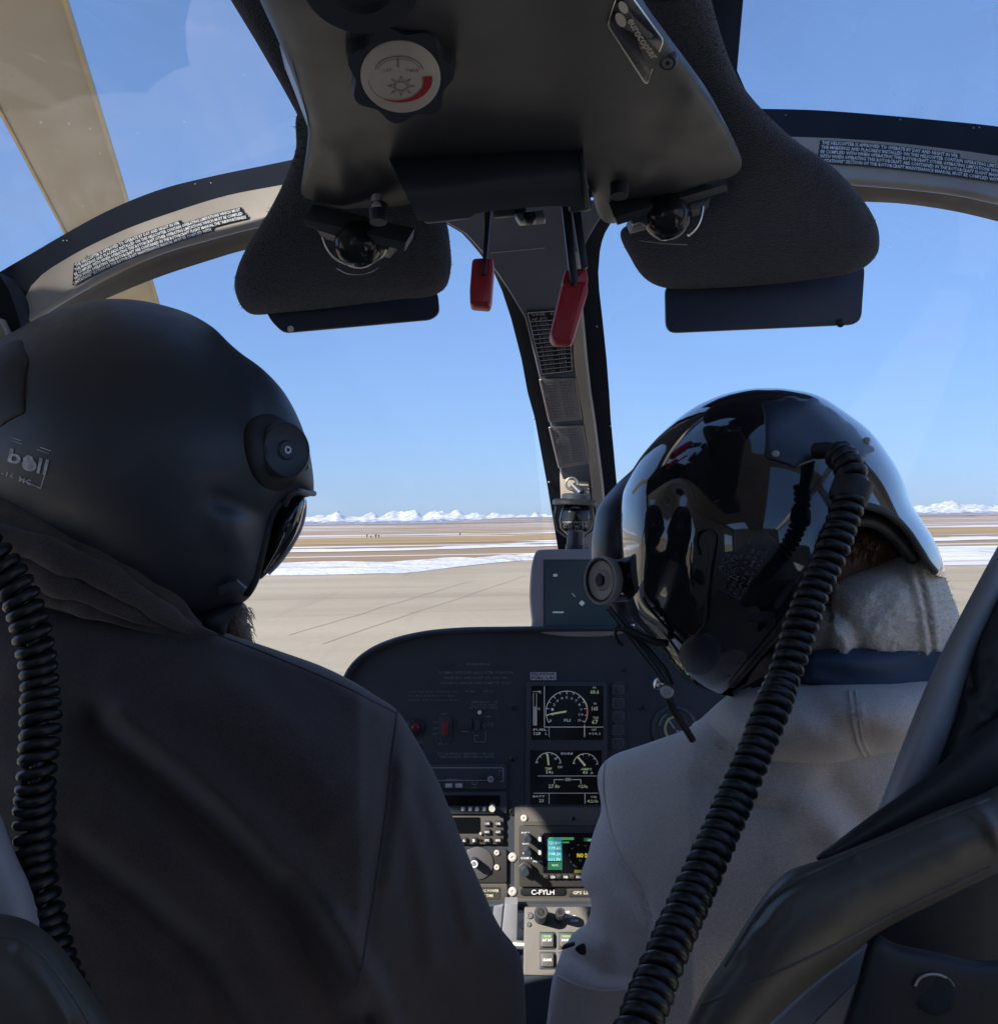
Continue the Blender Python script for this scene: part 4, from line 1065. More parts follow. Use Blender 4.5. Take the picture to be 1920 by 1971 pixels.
def person(label, head, neck, chest, pelvis, face, sw):
    h, nk, ch, pe = [Vector(q) for q in (head, neck, chest, pelvis)]
    f = Vector(face).normalized(); s = Vector((f.y, -f.x, 0))
    J = {'pelvis': (pe, (.14, .11)), 'waist': (pe.lerp(ch, .5), (.13, .10)), 'chest': (ch, (.14, .08)), 'neck': (nk, .058), 'skull': (h + Vector((0, 0, -.01)), (.076, .088)), 'crown': (h + Vector((0, 0, .06)), (.06, .07)),
         'jaw': (h + f * .055 + Vector((0, 0, -.075)), .045), 'chin': (h + f * .085 + Vector((0, 0, -.10)), .028), 'nose': (h + f * .105 + Vector((0, 0, -.03)), .014)}
    B = [('pelvis', 'waist'), ('waist', 'chest'), ('chest', 'neck'), ('neck', 'skull'), ('skull', 'crown'), ('skull', 'jaw'), ('jaw', 'chin'), ('skull', 'nose')]
    for sg, n_ in ((-1, 'l'), (1, 'r')):
        X = Vector((sg, 0, 0))
        J['sh' + n_] = (ch + X * (sw - .01) + Vector((0, .01, -.02)), .05); J['el' + n_] = (ch + X * (sw + .03) + Vector((0, .14, -.26)), .042)
        J['wr' + n_] = (ch + X * (sw - .10) + Vector((0, .34, -.42)), .028); J['hd' + n_] = (ch + X * (sw - .12) + Vector((0, .41, -.44)), .030)
        for k in range(4):
            J['f%d%s' % (k, n_)] = (ch + X * (sw - .15 + .018 * k) + Vector((0, .50 - .006 * abs(k - 1.5), -.455)), .0085)
            J['g%d%s' % (k, n_)] = (ch + X * (sw - .15 + .018 * k) + Vector((0, .525 - .006 * abs(k - 1.5), -.48)), .0075)
            B += [('hd' + n_, 'f%d%s' % (k, n_)), ('f%d%s' % (k, n_), 'g%d%s' % (k, n_))]
        J['t' + n_] = (ch + X * (sw - .17) + Vector((0, .43, -.47)), .009); B.append(('hd' + n_, 't' + n_))
        J['hip' + n_] = (pe + X * .09, .085); J['kn' + n_] = (pe + X * .14 + Vector((0, .42, .08)), .06); J['an' + n_] = (pe + X * .14 + Vector((0, .56, -.36)), .04); J['ft' + n_] = (pe + X * .14 + Vector((0, .70, -.42)), .035)
        B += [('chest', 'sh' + n_), ('sh' + n_, 'el' + n_), ('el' + n_, 'wr' + n_), ('wr' + n_, 'hd' + n_), ('pelvis', 'hip' + n_), ('hip' + n_, 'kn' + n_), ('kn' + n_, 'an' + n_), ('an' + n_, 'ft' + n_)]
    o = skin_body('person', J, B, 'pelvis', m_skin)
    tag(o, label, 'person')
    # trousers: legs a little thicker than the body's
    mb = MB()
    for n_ in 'lr':
        pts = [J['pelvis'][0].lerp(J['hip' + n_][0], .6), J['hip' + n_][0], J['hip' + n_][0].lerp(J['kn' + n_][0], .5), J['kn' + n_][0], J['kn' + n_][0].lerp(J['an' + n_][0], .5), J['an' + n_][0]]
        mb.tube(pts, [.13, .118, .100, .088, .074, .062], 18)
    mb.build('trousers', m_trouser, o, 60)
    return o, J

# ---- left seat occupant
pl, JL = person('person in the left seat wearing a dark softshell jacket with head turned to the right',
                P(285, 890, .86), P(300, 1120, .87), P(330, 1500, .93), (-.34, 1.02, 1.08), (.88, .47, 0), .17)
mb = MB()
def jd(u, v): return .86 + max(0, u - 690) * .00055 + max(0, v - 1500) * .00004
inflate(mb, [(-90, 1080), (0, 1090), (120, 1130), (250, 1165), (330, 1185), (400, 1206), (475, 1232), (546, 1256), (623, 1284), (683, 1314), (726, 1341), (764, 1367), (797, 1418), (836, 1489), (868, 1565), (896, 1636), (928, 1712), (961, 1783), (994, 1826), (1005, 1858), (1010, 1915), (1012, 1990), (1010, 2100), (700, 2120), (300, 2120), (-90, 2100)],
        jd, .125, .09, k=1.2e-5, step=9, lump=.006, lscale=5, lump2=.0016, l2=34,
        folds=[([(764, 1366), (758, 1425), (742, 1560), (722, 1700), (700, 1840)], 15, -.006), ([(784, 1385), (780, 1440), (768, 1560), (750, 1690)], 18, .006),
               ([(775, 1450), (830, 1560), (870, 1680), (905, 1800)], 24, .010), ([(770, 1480), (790, 1580), (815, 1700), (830, 1850)], 20, .008), ([(800, 1520), (850, 1650), (890, 1800)], 16, -.008),
               ([(180, 1400), (300, 1500), (430, 1620), (530, 1730), (600, 1850), (660, 1980)], 42, -0.0300), ([(230, 1390), (370, 1490), (500, 1610), (610, 1760), (680, 1900)], 40, 0.0210),
               ([(130, 1640), (260, 1740), (380, 1860), (450, 1980)], 38, -0.0210), ([(560, 1700), (640, 1820), (700, 1950)], 26, -0.0180), ([(640, 1760), (720, 1900), (760, 2000)], 24, 0.0150),
               ([(150, 1150), (320, 1200), (480, 1250), (640, 1310), (730, 1370)], 14, 0.0060), ([(420, 1330), (560, 1420), (660, 1540)], 60, 0.0150)])
JS = mb.hit(.8); jk = mb.build('jacket', m_jacket, pl, 179)
mb = MB(); mb.tube([JS.pt(u, v, -.0004) for u, v in spline([(764, 1370), (760, 1400), (755, 1440), (742, 1560), (722, 1700), (705, 1800), (690, 1900)], 10, False)], .0016, 6); mb.build('sleeve_seam', m_jacket, jk, 60)
mb = MB(); mb.tube([JS.pt(u, v, -.0004) for u, v in spline([(330, 1190), (400, 1216), (480, 1246), (560, 1278), (640, 1312), (710, 1346), (760, 1372)], 10, False)], .0012, 6); mb.build('shoulder_seam', m_jacket, jk, 60)
mb = MB()
inflate(mb, [(-90, 1000), (0, 975), (55, 990), (104, 1018), (209, 1060), (262, 1094), (313, 1132), (350, 1170), (388, 1204), (420, 1222), (360, 1232), (250, 1215), (120, 1180), (0, 1150), (-90, 1130)], .815, .03, .05, k=3e-4, step=8, lump=.005, lscale=16)
def roll(pts, rad, n=60):
    sp_ = [np.array(q) for q in spline(pts, 9, False)]; L = len(sp_)
    ctr = [P(q[0], q[1], q[2]) + Vector((0, .004, .003)) * noise.noise(Vector((q[0] * .02, q[1] * .02, 1))) for q in sp_]
    rr_ = [max(.0012, np.interp(i / (L - 1), [0, .5, .85, 1], [rad, rad, rad * .7, rad * .25]) * (1 + .22 * noise.noise(Vector((i * .17, rad * 900, 4))))) for i in range(L)]
    mb.tube(ctr, rr_, 14)
roll([(-80, 985, .79), (0, 982, .79), (60, 1000, .785), (110, 1028, .785), (205, 1070, .785), (262, 1104, .79), (312, 1142, .80), (350, 1178, .81), (384, 1206, .82)], .0125)
roll([(-80, 1035, .78), (0, 1034, .78), (80, 1056, .775), (160, 1090, .775), (240, 1132, .78), (300, 1170, .79), (345, 1200, .80), (400, 1222, .82)], .0115)
roll([(-80, 1080, .785), (10, 1084, .785), (100, 1110, .78), (190, 1146, .785), (260, 1178, .79), (330, 1206, .805)], .0115)
roll([(-80, 1120, .79), (40, 1128, .79), (140, 1156, .79), (230, 1186, .795), (300, 1206, .81)], .0105)
mb.build('collar', m_collar, pl, 179)
# beard below the helmet
mb = MB(); inflate(mb, [(436, 1176), (452, 1164), (468, 1160), (477, 1172), (476, 1195), (482, 1214), (486, 1240), (478, 1262), (440, 1250), (420, 1215)], .90, .03, .03, k=4e-4, step=5)
bs_ = mb.hit(.9); bd_ = mb.build('beard', m_skin, pl, 179)
mb = MB()
for k in range(300):
    u, v = random.uniform(440, 484), random.uniform(1168, 1240)
    q = bs_.pt(u, v, 0)
    if abs((q - CO).y - .88) > .05: continue
    l = random.uniform(8, 17); a = random.uniform(.1, .9)
    p1 = P(u + l * .45 * math.cos(a), v + l * .6 * math.sin(a), (q - CO).y - .004); p2 = P(u + l * math.cos(a + .5), v + l * math.sin(a + .5), (q - CO).y - .003)
    mb.tube([q, p1, p2], [.0004, .0003, .00012], 3, False)
stuff(mb.build('hair_strands', M('beard_hair', (0.46, 0.33, 0.25), .7, var=.3, vs=80, bump=0), bd_, 0))

# ---- right seat occupant
pr, JR = person('person in the right seat in a pale grey hooded sweatshirt looking down to the left',
                P(1490, 1020, .88), P(1555, 1190, .92), P(1560, 1570, 1.0), (.30, 1.04, 1.10), (-.70, .60, -.3), .16)
def hd_(u, v): return .92 + max(0, 1330 - u) * .00042 + max(0, v - 1650) * .0001 * (u < 1250)
mb = MB()
inflate(mb, [(1425, 1320), (1455, 1305), (1520, 1280), (1620, 1260), (1720, 1250), (1790, 1240), (1850, 1190), (1880, 1230), (1910, 1330), (1930, 1500), (1940, 2100), (1500, 2120), (1040, 2110), (1053, 1960), (1063, 1885), (1069, 1866), (1076, 1845), (1083, 1826), (1092, 1812), (1108, 1792), (1128, 1778), (1137, 1750), (1135, 1727), (1124, 1708), (1117, 1689), (1119, 1678), (1133, 1638), (1140, 1609), (1148, 1586), (1156, 1562), (1155, 1538), (1150, 1512), (1151, 1486), (1164, 1466), (1184, 1452), (1215, 1441), (1265, 1424), (1323, 1402), (1345, 1386), (1385, 1350)],
        hd_, .11, .10, k=2.2e-5, step=9, lump=.005, lscale=6, lump2=.0014, l2=30,
        folds=[([(1160, 1480), (1166, 1560), (1192, 1640), (1230, 1700), (1262, 1800)], 8, -.007), ([(1172, 1476), (1178, 1560), (1205, 1640), (1245, 1700)], 10, .004),
               ([(1075, 1868), (1110, 1890), (1160, 1905), (1220, 1900)], 22, .014), ([(1085, 1835), (1115, 1845), (1160, 1870), (1210, 1880)], 14, -.014), ([(1140, 1770), (1175, 1800), (1185, 1850)], 20, -.012),
               ([(1150, 1700), (1190, 1740), (1260, 1800)], 26, .010), ([(1600, 1510), (1640, 1560), (1680, 1620)], 30, -.012), ([(1480, 1520), (1560, 1560), (1640, 1640)], 40, .010), ([(1340, 1500), (1420, 1545), (1500, 1560)], 16, -.006), ([(1230, 1460), (1300, 1520), (1340, 1620)], 40, .008)])
HS = mb.hit(.85); sw_ = mb.build('sweatshirt', m_hoodie, pr, 179)
for pts in ([(1166, 1466), (1162, 1500), (1168, 1560), (1190, 1636), (1228, 1700), (1250, 1760), (1268, 1822)], [(1075, 1880), (1110, 1896), (1160, 1908), (1215, 1904)]):
    mb = MB(); mb.tube([HS.pt(u, v, -.0005) for u, v in spline(pts, 9, False)], .0015, 6); mb.build('seam', m_hoodie, sw_, 60)
# dark patch and tab in the fold of the sleeve
mb = MB(); inflate(mb, [(1106, 1826), (1124, 1816), (1126, 1838), (1117, 1838)], .97, .003, .002, step=4); mb.build('cuff_dark_patch', m_rubber, pr, 60)
mb = MB(); mb.slab(rpoly([(1086, 1820), (1106, 1815), (1106, 1820), (1090, 1826), (1080, 1828)], 2), flat(.955), .001, .003, .0004); mb.build('cuff_tab', m_rubber, pr, 30)
mb = MB(); inflate(mb, [(1330, 1396), (1348, 1384), (1385, 1352), (1425, 1330), (1480, 1315), (1560, 1305), (1700, 1300), (1830, 1300), (1850, 1400), (1790, 1445), (1727, 1463), (1673, 1470), (1598, 1486), (1519, 1484), (1440, 1481), (1400, 1455), (1368, 1420)],
                   lambda u, v: .90 + max(0, 1500 - u) * .0002, .125, .03, k=8e-5, step=9, lump=.006, lscale=10,
                   folds=[([(1560, 1340), (1600, 1390), (1680, 1430)], 26, -.010), ([(1400, 1370), (1440, 1420), (1480, 1460)], 22, .008), ([(1636, 1330), (1642, 1380), (1655, 1440), (1680, 1466)], 4, .004), ([(1650, 1328), (1657, 1380), (1670, 1440), (1694, 1462)], 4, .004), ([(1690, 1420), (1740, 1415), (1790, 1400)], 22, .008)])
HD = mb.hit(.85); hdo = mb.build('hood', m_hoodie, pr, 179)
for pts in ([(1634, 1332), (1640, 1380), (1652, 1436), (1668, 1462)], [(1646, 1332), (1652, 1380), (1664, 1436), (1682, 1460)], [(1352, 1392), (1386, 1440), (1428, 1470), (1519, 1476), (1598, 1478), (1673, 1462), (1727, 1455)]):
    mb = MB(); mb.tube([HD.pt(u, v, -.0005) for u, v in spline(pts, 9, False)], .0014, 6); mb.build('seam', m_hoodie, hdo, 60)
mb = MB(); inflate(mb, [(1490, 1235), (1494, 1208), (1508, 1190), (1536, 1172), (1570, 1150), (1590, 1134), (1620, 1106), (1660, 1092), (1690, 1080), (1720, 1067), (1743, 1059), (1769, 1057), (1796, 1060), (1809, 1082), (1819, 1112), (1833, 1150), (1846, 1185), (1850, 1240), (1840, 1290), (1700, 1300), (1560, 1310), (1496, 1300), (1488, 1265)],
                   lambda u, v: .915 - .02 * (u > 1600), .075, .03, k=1.0e-4, step=7, lump=.007, lscale=20, lump2=.0016, l2=150,
                   folds=[([(1735, 1068), (1760, 1120), (1775, 1190), (1785, 1260)], 7, .007), ([(1756, 1066), (1782, 1120), (1796, 1180), (1806, 1260)], 7, .007), ([(1746, 1068), (1771, 1120), (1785, 1185), (1796, 1260)], 4, -.004), ([(1600, 1160), (1640, 1200), (1660, 1250)], 14, -.010), ([(1590, 1200), (1620, 1230), (1625, 1262)], 9, .008)])
fl = mb.hit(.9)
fo = mb.build('hood_lining', m_fleece, pr, 179)
mb = MB()
for k in range(7000):     # wool fibres along the fleece
    u, v = random.uniform(1490, 1845), random.uniform(1062, 1300)
    r_ = ray(u, v).normalized(); hh = fl.b.ray_cast(CO, r_)
    if hh[0] is None: continue
    n_ = hh[1]; n_ = n_ if n_.dot(r_) < 0 else -n_
    j = Vector((random.gauss(0, 1), random.gauss(0, 1), random.gauss(0, 1))) * .0011
    mb.tube([hh[0] - n_ * .0005, hh[0] + n_ * .0010 + j * .5, hh[0] + n_ * .0016 + j], [.00018, .00016, .00008], 3, False)
for k in range(500):      # and along its edge
    bb = [(1490, 1235), (1494, 1208), (1508, 1190), (1536, 1172), (1570, 1150), (1590, 1134), (1620, 1106), (1660, 1092), (1690, 1080), (1720, 1067), (1743, 1059)]
    i = random.randrange(len(bb) - 1); t = random.random(); u = bb[i][0] * (1 - t) + bb[i + 1][0] * t; v = bb[i][1] * (1 - t) + bb[i + 1][1] * t
    a = P(u + 2, v + 3, .912); b = P(u + random.gauss(-2, 2.5), v + random.gauss(-2.5, 2), .910 + random.gauss(0, .003))
    mb.tube([a, a.lerp(b, .5) + Vector((random.gauss(0, .0006), 0, random.gauss(0, .0006))), b], [.0004, .0003, .00015], 3, False)
stuff(mb.build('fleece_fibre', m_fleece, fo, 0))
# navy strap round the neck
mb = MB()
tp = spline([(1404, 1342), (1428, 1326), (1462, 1306), (1496, 1290), (1530, 1268), (1570, 1252), (1640, 1248), (1697, 1251), (1760, 1254), (1840, 1256), (1890, 1262)], 12, False)
bt = spline([(1410, 1350), (1440, 1336), (1476, 1322), (1510, 1318), (1540, 1318), (1580, 1320), (1648, 1328), (1710, 1335), (1772, 1343), (1840, 1352), (1890, 1360)], 12, False)
n_ = 44
def rs(pl_): 
    L = [0]
    for a, b in zip(pl_[:-1], pl_[1:]): L.append(L[-1] + math.dist(a, b))
    return [tuple(np.interp(L[-1] * k / n_, L, [q[c] for q in pl_]) for c in (0, 1)) for k in range(n_ + 1)]
tp, bt = rs(tp), rs(bt)
def sd(u, v): return .835 + max(0, 1560 - u) * .00050 - .008 * math.sin(u * .02)
rows = []
for i in range(n_ + 1):
    r = []
    for j in range(9):
        s = j / 8; u = tp[i][0] * (1 - s) + bt[i][0] * s; v = tp[i][1] * (1 - s) + bt[i][1] * s
        d = sd(u, v) - .007 * math.sin(math.pi * s) - .003 * math.sin(2 * math.pi * (s * 1.5 + .3 * math.sin(i * .21)))
        r.append((u, v, d))
    rows.append(r)
rings = []
for r in rows: rings.append([P(*q) for q in r] + [P(u, v, d + .006) for u, v, d in reversed(r)])
mb.ring_join(rings)
o = mb.build('neck_strap', m_navy, smooth=60); tag(o, 'navy blue strap crossing the neck over the cream fleece hood', 'strap')
# nape hair
mb = MB()
inflate(mb, [(1585, 1060), (1600, 1010), (1640, 985), (1690, 990), (1730, 1020), (1752, 1056), (1735, 1085), (1660, 1110), (1610, 1130), (1585, 1110)], .885, .03, .03, k=1e-4, step=7)
ns_ = mb.hit(.9); nh = mb.build('nape', m_skin, pr, 179)
mb = MB()
for k in range(1500):
    u, v = random.uniform(1590, 1748), random.uniform(990, 1075)
    q = ns_.pt(u, v, -.001); dq = (q - CO).length
    if abs(dq - .88) > .06 or random.random() < (v - 1000) / 110: continue
    a = 1.2 + random.gauss(0, .35); l = random.uniform(10, 24)
    e = ns_.pt(u - l * .3 * math.cos(a), v + l * math.sin(a), .0014)
    if abs((e - CO).length - .88) > .06: continue
    mb.tube([q, q.lerp(e, .5) - ray(u, v) * .002, e], [.0004, .0004, .00015], 3, False)
stuff(mb.build('hair', m_hair, nh, 0))

# ================================================================== HELMETS
hl = thing('flight_helmet', 'matt black flight helmet with worn sticker, turned to the right in the left seat', 'helmet', P(290, 880, .86), 'flight helmets worn by the crew')
mb = MB()
inflate(mb, [(-120, 900), (-110, 800), (-85, 730), (-45, 680), (0, 652), (35, 633), (87, 605), (139, 586), (175, 578), (209, 575), (261, 577), (313, 587), (365, 604), (410, 630), (440, 659), (463, 679), (504, 709), (543, 750), (570, 796), (590, 848), (600, 894), (604, 938), (602, 952), (585, 958), (562, 957), (545, 965), (532, 985), (522, 1020), (512, 1060), (504, 1095), (498, 1120), (478, 1152), (449, 1170), (420, 1185), (380, 1198), (330, 1200), (200, 1150), (60, 1080), (-60, 1020), (-110, 970)],
        .87, .135, .13, k=0, step=9,
        folds=[([(430, 655), (458, 700), (480, 760), (486, 830), (492, 900), (520, 960)], 20, .0035), ([(420, 960), (480, 980), (512, 1000)], 20, -.008), ([(440, 1020), (470, 1060), (480, 1110)], 34, .008), ([(400, 1190), (440, 1175), (480, 1150), (500, 1110), (508, 1060)], 7, .004)])
LS = mb.hit(.8)
mb.build('shell', m_mhel, hl, 179)
def knob_disc(parent, u, v, a, b, ang, S, mats, h=.006):
    c = S.pt(u, v, 0); r_ = ray(u, v).normalized(); hh = S.b.ray_cast(CO, r_); n_ = hh[1]; n_ = n_ if n_.dot(r_) < 0 else -n_
    return c, n_
mb = MB(); inflate(mb, [(468, 850), (474, 815), (496, 798), (525, 797), (552, 810), (574, 835), (583, 870), (580, 905), (562, 935), (535, 947), (508, 940), (485, 915)], lambda u, v: (LS.pt(u, v) - CO).y + .003, .010, .006, k=2e-3, step=6); mb.build('knob_mount', m_rubber, hl, 179)
kc_ = LS.pt(537, 868); r_ = ray(537, 868).normalized(); nn = LS.b.ray_cast(CO, r_)[1]; nn = nn if nn.dot(r_) < 0 else -nn
nn = (nn * .6 + (CO - kc_).normalized() * .55 + Vector((0.16, 0, 0.02))).normalized(); pk_ = pxm(.80)
mb = MB(); mb.lathe(kc_ + nn * .002, nn, [(52 * pk_, 0), (54 * pk_, .004), (54 * pk_, .008), (50 * pk_, .010), (46 * pk_, .0085), (20 * pk_, .0080), (16 * pk_, .010)], 40); kn_ = mb.build('visor_knob', m_mhel, hl, 40)
mb = MB(); mb.lathe(kc_ + nn * .011, nn, [(7.5 * pk_, 0), (7.5 * pk_, .002), (4 * pk_, .002), (3.4 * pk_, .0006)], 16); mb.build('knob_screw', m_screw, kn_, 40)
mb = MB(); c_ = LS.pt(586, 897); n2 = LS.b.ray_cast(CO, ray(586, 897).normalized())[1]; mb.lathe(c_, (CO - c_) + Vector((.3, 0, 0)), [(.0036, -.002), (.0036, .003), (.0026, .004), (.0012, .002)], 14); mb.build('screw', m_screw, hl, 40)
# rolled lip of the visor cover, lens and its bright edge
mb = MB(); mb.tube([P(u, v, d) for u, v, d in spline([(548, 972, .80), (556, 955, .795), (574, 946, .80), (592, 949, .83), (604, 950, .87)], 5, False)], 6 * pk_, 10); mb.build('cover_lip', m_knobgrey if False else m_mhel, hl, 179)
mb = MB(); inflate(mb, [(548, 960), (562, 948), (582, 948), (589, 964), (586, 985), (578, 1016), (558, 1052), (536, 1082), (515, 1104), (500, 1116), (495, 1100), (503, 1060), (515, 1015), (530, 985)], lambda u, v: .875, .035, .03, k=3e-4, step=6); mb.build('visor_lens', m_visor, hl, 179)
mb = MB(); mb.tube([P(u, v, .872) for u, v in spline([(587, 962), (587, 985), (579, 1017), (560, 1053), (538, 1083), (517, 1105)], 6, False)], 3.2 * pk_, 8); mb.build('lens_edge', M('pinkish_lens_edge', (.78, .60, .62), .3, bump=0), hl, 60)
mb = MB(); mb.tube([P(u, v, .835) for u, v in spline([(548, 1025), (535, 1055), (518, 1085), (508, 1102)], 6, False)], 1.2 * pk_, 6); mb.build('lens_trim', m_screw, hl, 60)
mb = MB(); mb.tube([LS.pt(u, v, -.0010) for u, v in spline([(538, 966), (524, 984), (515, 1012), (506, 1048), (497, 1086), (490, 1112), (474, 1142)], 6, False)], .0042, 10); mb.build('edge_roll', m_rubber, hl, 179)
# chin strap clip and strap
mb = MB(); mb.slab(rpoly([(421, 1128), (455, 1116), (472, 1130), (468, 1140), (440, 1138), (424, 1146)], 4), flat(.80), .003, .006, .001); mb.build('strap_clip', m_mhel, hl, 30)
mb = MB(); mb.tube([P(456, 1117, .796), P(473, 1133, .80)], 1.8 * pk_, 6); mb.build('clip_pin', m_screw, hl, 30)
mb = MB(); inflate(mb, [(372, 1185), (440, 1165), (468, 1160), (456, 1176), (440, 1200), (430, 1225), (400, 1225)], .84, .02, .02, k=4e-4, step=6, lump=.004, lscale=20); mb.build('chin_strap', m_rubber, hl, 179)
# rear flap, worn sticker
mb = MB(); inflate(mb, rpoly([(-62, 722), (-20, 684), (22, 656), (42, 652), (56, 692), (49, 795), (0, 822), (-62, 846)], 8), lambda u, v: (LS.pt(u, v) - CO).y + .001, .0035, .004, k=8e-3, step=6, smooth=False); mb.build('rear_patch', m_rubber, hl, 179)
q = [(-30, 842), (100, 862), (80, 946), (-45, 925)]
mb = MB(); mb.slab([(-30, 930), (-12, 836), (30, 842), (97, 872), (79, 941), (60, 938)], LS, .0004, .001); st_ = mb.build('worn_sticker', m_label, hl, 0)
m_wear = M('worn_white_print', (.58, .60, .64), .7, bump=0, var=.45, vs=160)
mb = MB()
mb.text('b', [(14, 888), (38, 894)], 26, LS, .0010, up=(.22, -1), bold=.02, res=3); mb.text('o', [(40, 902), (68, 909)], 33, LS, .0010, up=(.22, -1), bold=.02, res=3)
mb.text('ll', [(70, 910), (88, 914)], 30, LS, .0010, up=(.22, -1), bold=.01, res=2)
mb.plate([(44, 882), (52, 876), (62, 878), (66, 890), (60, 902), (50, 900)], LS, 0.0009)
mb.line([(22, 842), (98, 868)], 1.6, LS, .0010); mb.line([(22, 848), (94, 873)], 1.0, LS, .0010); mb.line([(93, 890), (78, 940), (48, 926)], 2.0, LS, .0010)
mb.text('MC', [(36, 926), (58, 934)], 10, LS, .0010, up=(.22, -1), bold=.02); mb.text('-16', [(2, 914), (26, 921)], 9, LS, .0010, up=(.22, -1))
mb.build('lettering', m_wear, st_, 0)

hr = thing('flight_helmet', 'glossy black flight helmet reflecting the sky, worn above the cream fleece hood', 'helmet', P(1480, 1000, .88), 'flight helmets worn by the crew')
mb = MB()
inflate(mb, [(1240, 880), (1215, 905), (1186, 932), (1162, 960), (1149, 981), (1141, 1022), (1138, 1060), (1141, 1100), (1160, 1150), (1185, 1190), (1220, 1200), (1250, 1100), (1260, 960)], .93, .05, .05, k=1e-4, step=7); mb.build('visor_cover', m_vcov, hr, 179)
mb = MB()
arch = [(1860, 1118), (1819, 1112), (1800, 1106), (1781, 1078), (1764, 1050), (1742, 1018), (1712, 990), (1680, 976), (1645, 972), (1614, 988), (1594, 1030), (1572, 1090), (1530, 1165), (1476, 1238), (1432, 1290), (1404, 1322), (1372, 1350), (1360, 1380)]
RS = inflate(mb, [(1191, 992), (1198, 947), (1225, 890), (1251, 856), (1289, 818), (1334, 784), (1387, 760), (1440, 748), (1478, 746), (1516, 748), (1573, 760), (1629, 794), (1675, 830), (1713, 879), (1735, 917), (1758, 977), (1777, 1007), (1800, 1045), (1813, 1078), (1819, 1110), (1816, 1160), (1792, 1222), (1740, 1280), (1660, 1322), (1560, 1344), (1450, 1346), (1374, 1334), (1330, 1318), (1298, 1288), (1268, 1252), (1236, 1218), (1213, 1193), (1200, 1150), (1193, 1092), (1190, 1034)],
        .88, .150, .13, k=0, step=8, cut=arch + [(1500, 1420), (1860, 1420)],
        folds=[([(1235, 930), (1228, 1000), (1230, 1080), (1215, 1150)], 20, .005), ([(1300, 960), (1290, 1050), (1260, 1150)], 26, -.004), ([(1592, 1030), (1560, 1120), (1500, 1210), (1440, 1285)], 12, .003)])
mb.build('shell', m_ghel, hr, 179)
pk2 = pxm(.82)
mb = MB(); inflate(mb, rpoly([(1464, 772), (1520, 762), (1570, 765), (1604, 790), (1642, 820), (1686, 866), (1655, 890), (1600, 878), (1530, 902), (1470, 882)], 8), lambda u, v: (RS.pt(u, v) - CO).y + .001, .0045, .004, k=6e-3, step=6, smooth=False); mb.build('rear_patch', m_vcov, hr, 179)
mb = MB()
for (u, v) in ((1668, 848), (1492, 874)):
    c_ = RS.pt(u, v); mb = MB(); mb.lathe(c_, CO - c_, [(.003, -.002), (.003, .004), (.002, .005)], 14); mb.build('screw', m_screw, hr, 40)
mb = MB(); mb.tube([RS.pt(u, v, .002) for u, v in spline([(1408, 1318), (1434, 1288), (1478, 1236), (1532, 1163), (1573, 1090), (1594, 1030), (1614, 990), (1645, 973), (1680, 977), (1712, 991), (1742, 1019), (1764, 1051), (1781, 1079), (1798, 1100)], 7, False)], 7.5 * pk2, 10); mb.build('edge_rubber', m_rubber, hr, 179)
mb = MB(); mb.tube([P(u, v, d) for u, v, d in spline([(1596, 1075, .83), (1612, 1030, .825), (1645, 1000, .82), (1690, 1006, .825), (1728, 1036, .835), (1756, 1076, .85)], 7, False)], 15 * pk2, 14); mb.build('nape_pad', M('nape_pad_leather', (.050, .055, .066), .42, bump=.2), hr, 179)
mb = MB(); inflate(mb, [(1560, 1090), (1584, 1020), (1606, 985), (1645, 968), (1700, 980), (1745, 1012), (1768, 1050), (1776, 1072), (1752, 1078), (1726, 1046), (1690, 1022), (1650, 1012), (1618, 1040), (1590, 1100)], .90, .012, .03, k=1e-3, step=6); mb.build('helmet_liner', m_rubber, hr, 179)
# faint printed label
m_faint = M('faint_helmet_print', (.10, .105, .12), .6, bump=0, var=.4, vs=200)
mb = MB(); mb.slab([(1380, 1130), (1450, 1005), (1494, 1032), (1424, 1156)], RS, .0008, .001); lb = mb.build('helmet_label', m_vcov, hr, 0)
mb = MB(); upv = (-1, -.55)
for k, (t, l) in enumerate([('* * * * * * *', .9), ('SER 1190', .8), ('DATE MFR', .85), ('HELMET FLYERS', .95)]):
    o_ = Vector((1396, 1134)) + Vector((10.5, 6)) * k; e_ = o_ + Vector((58, -103)) * l
    mb.text(t, [tuple(o_), tuple(e_)], 7, RS, .0012, up=upv, bold=.01)
for k, (t, l) in enumerate([('ACR', .5), ('DATE', .55), ('NO', .3)]):
    o_ = Vector((1388, 1100 + 0)) + Vector((12, 7)) * k; e_ = o_ + Vector((20, -34)) * l * 2
    mb.text(t, [tuple(o_), tuple(e_)], 10, RS, .0012, up=upv, bold=.01)
mb.build('lettering', m_faint, lb, 0)
# side cable clip
mb = MB(); mb.tube([RS.pt(u, v, .003) for u, v in spline([(1342, 1070), (1336, 1040), (1345, 1022), (1362, 1018), (1374, 1030), (1372, 1060), (1366, 1100), (1360, 1150), (1356, 1200), (1338, 1225)], 8, False)], 2.6 * pk2, 8); mb.build('side_cable', m_rubber, hr, 60)
mb = MB(); inflate(mb, [(1302, 1260), (1318, 1230), (1350, 1216), (1382, 1226), (1392, 1256), (1376, 1288), (1348, 1304), (1318, 1292)], lambda u, v: (RS.pt(u, v) - CO).y + .002, .008, .004, k=1e-3, step=6); mb.build('ear_cup', m_vcov, hr, 179)
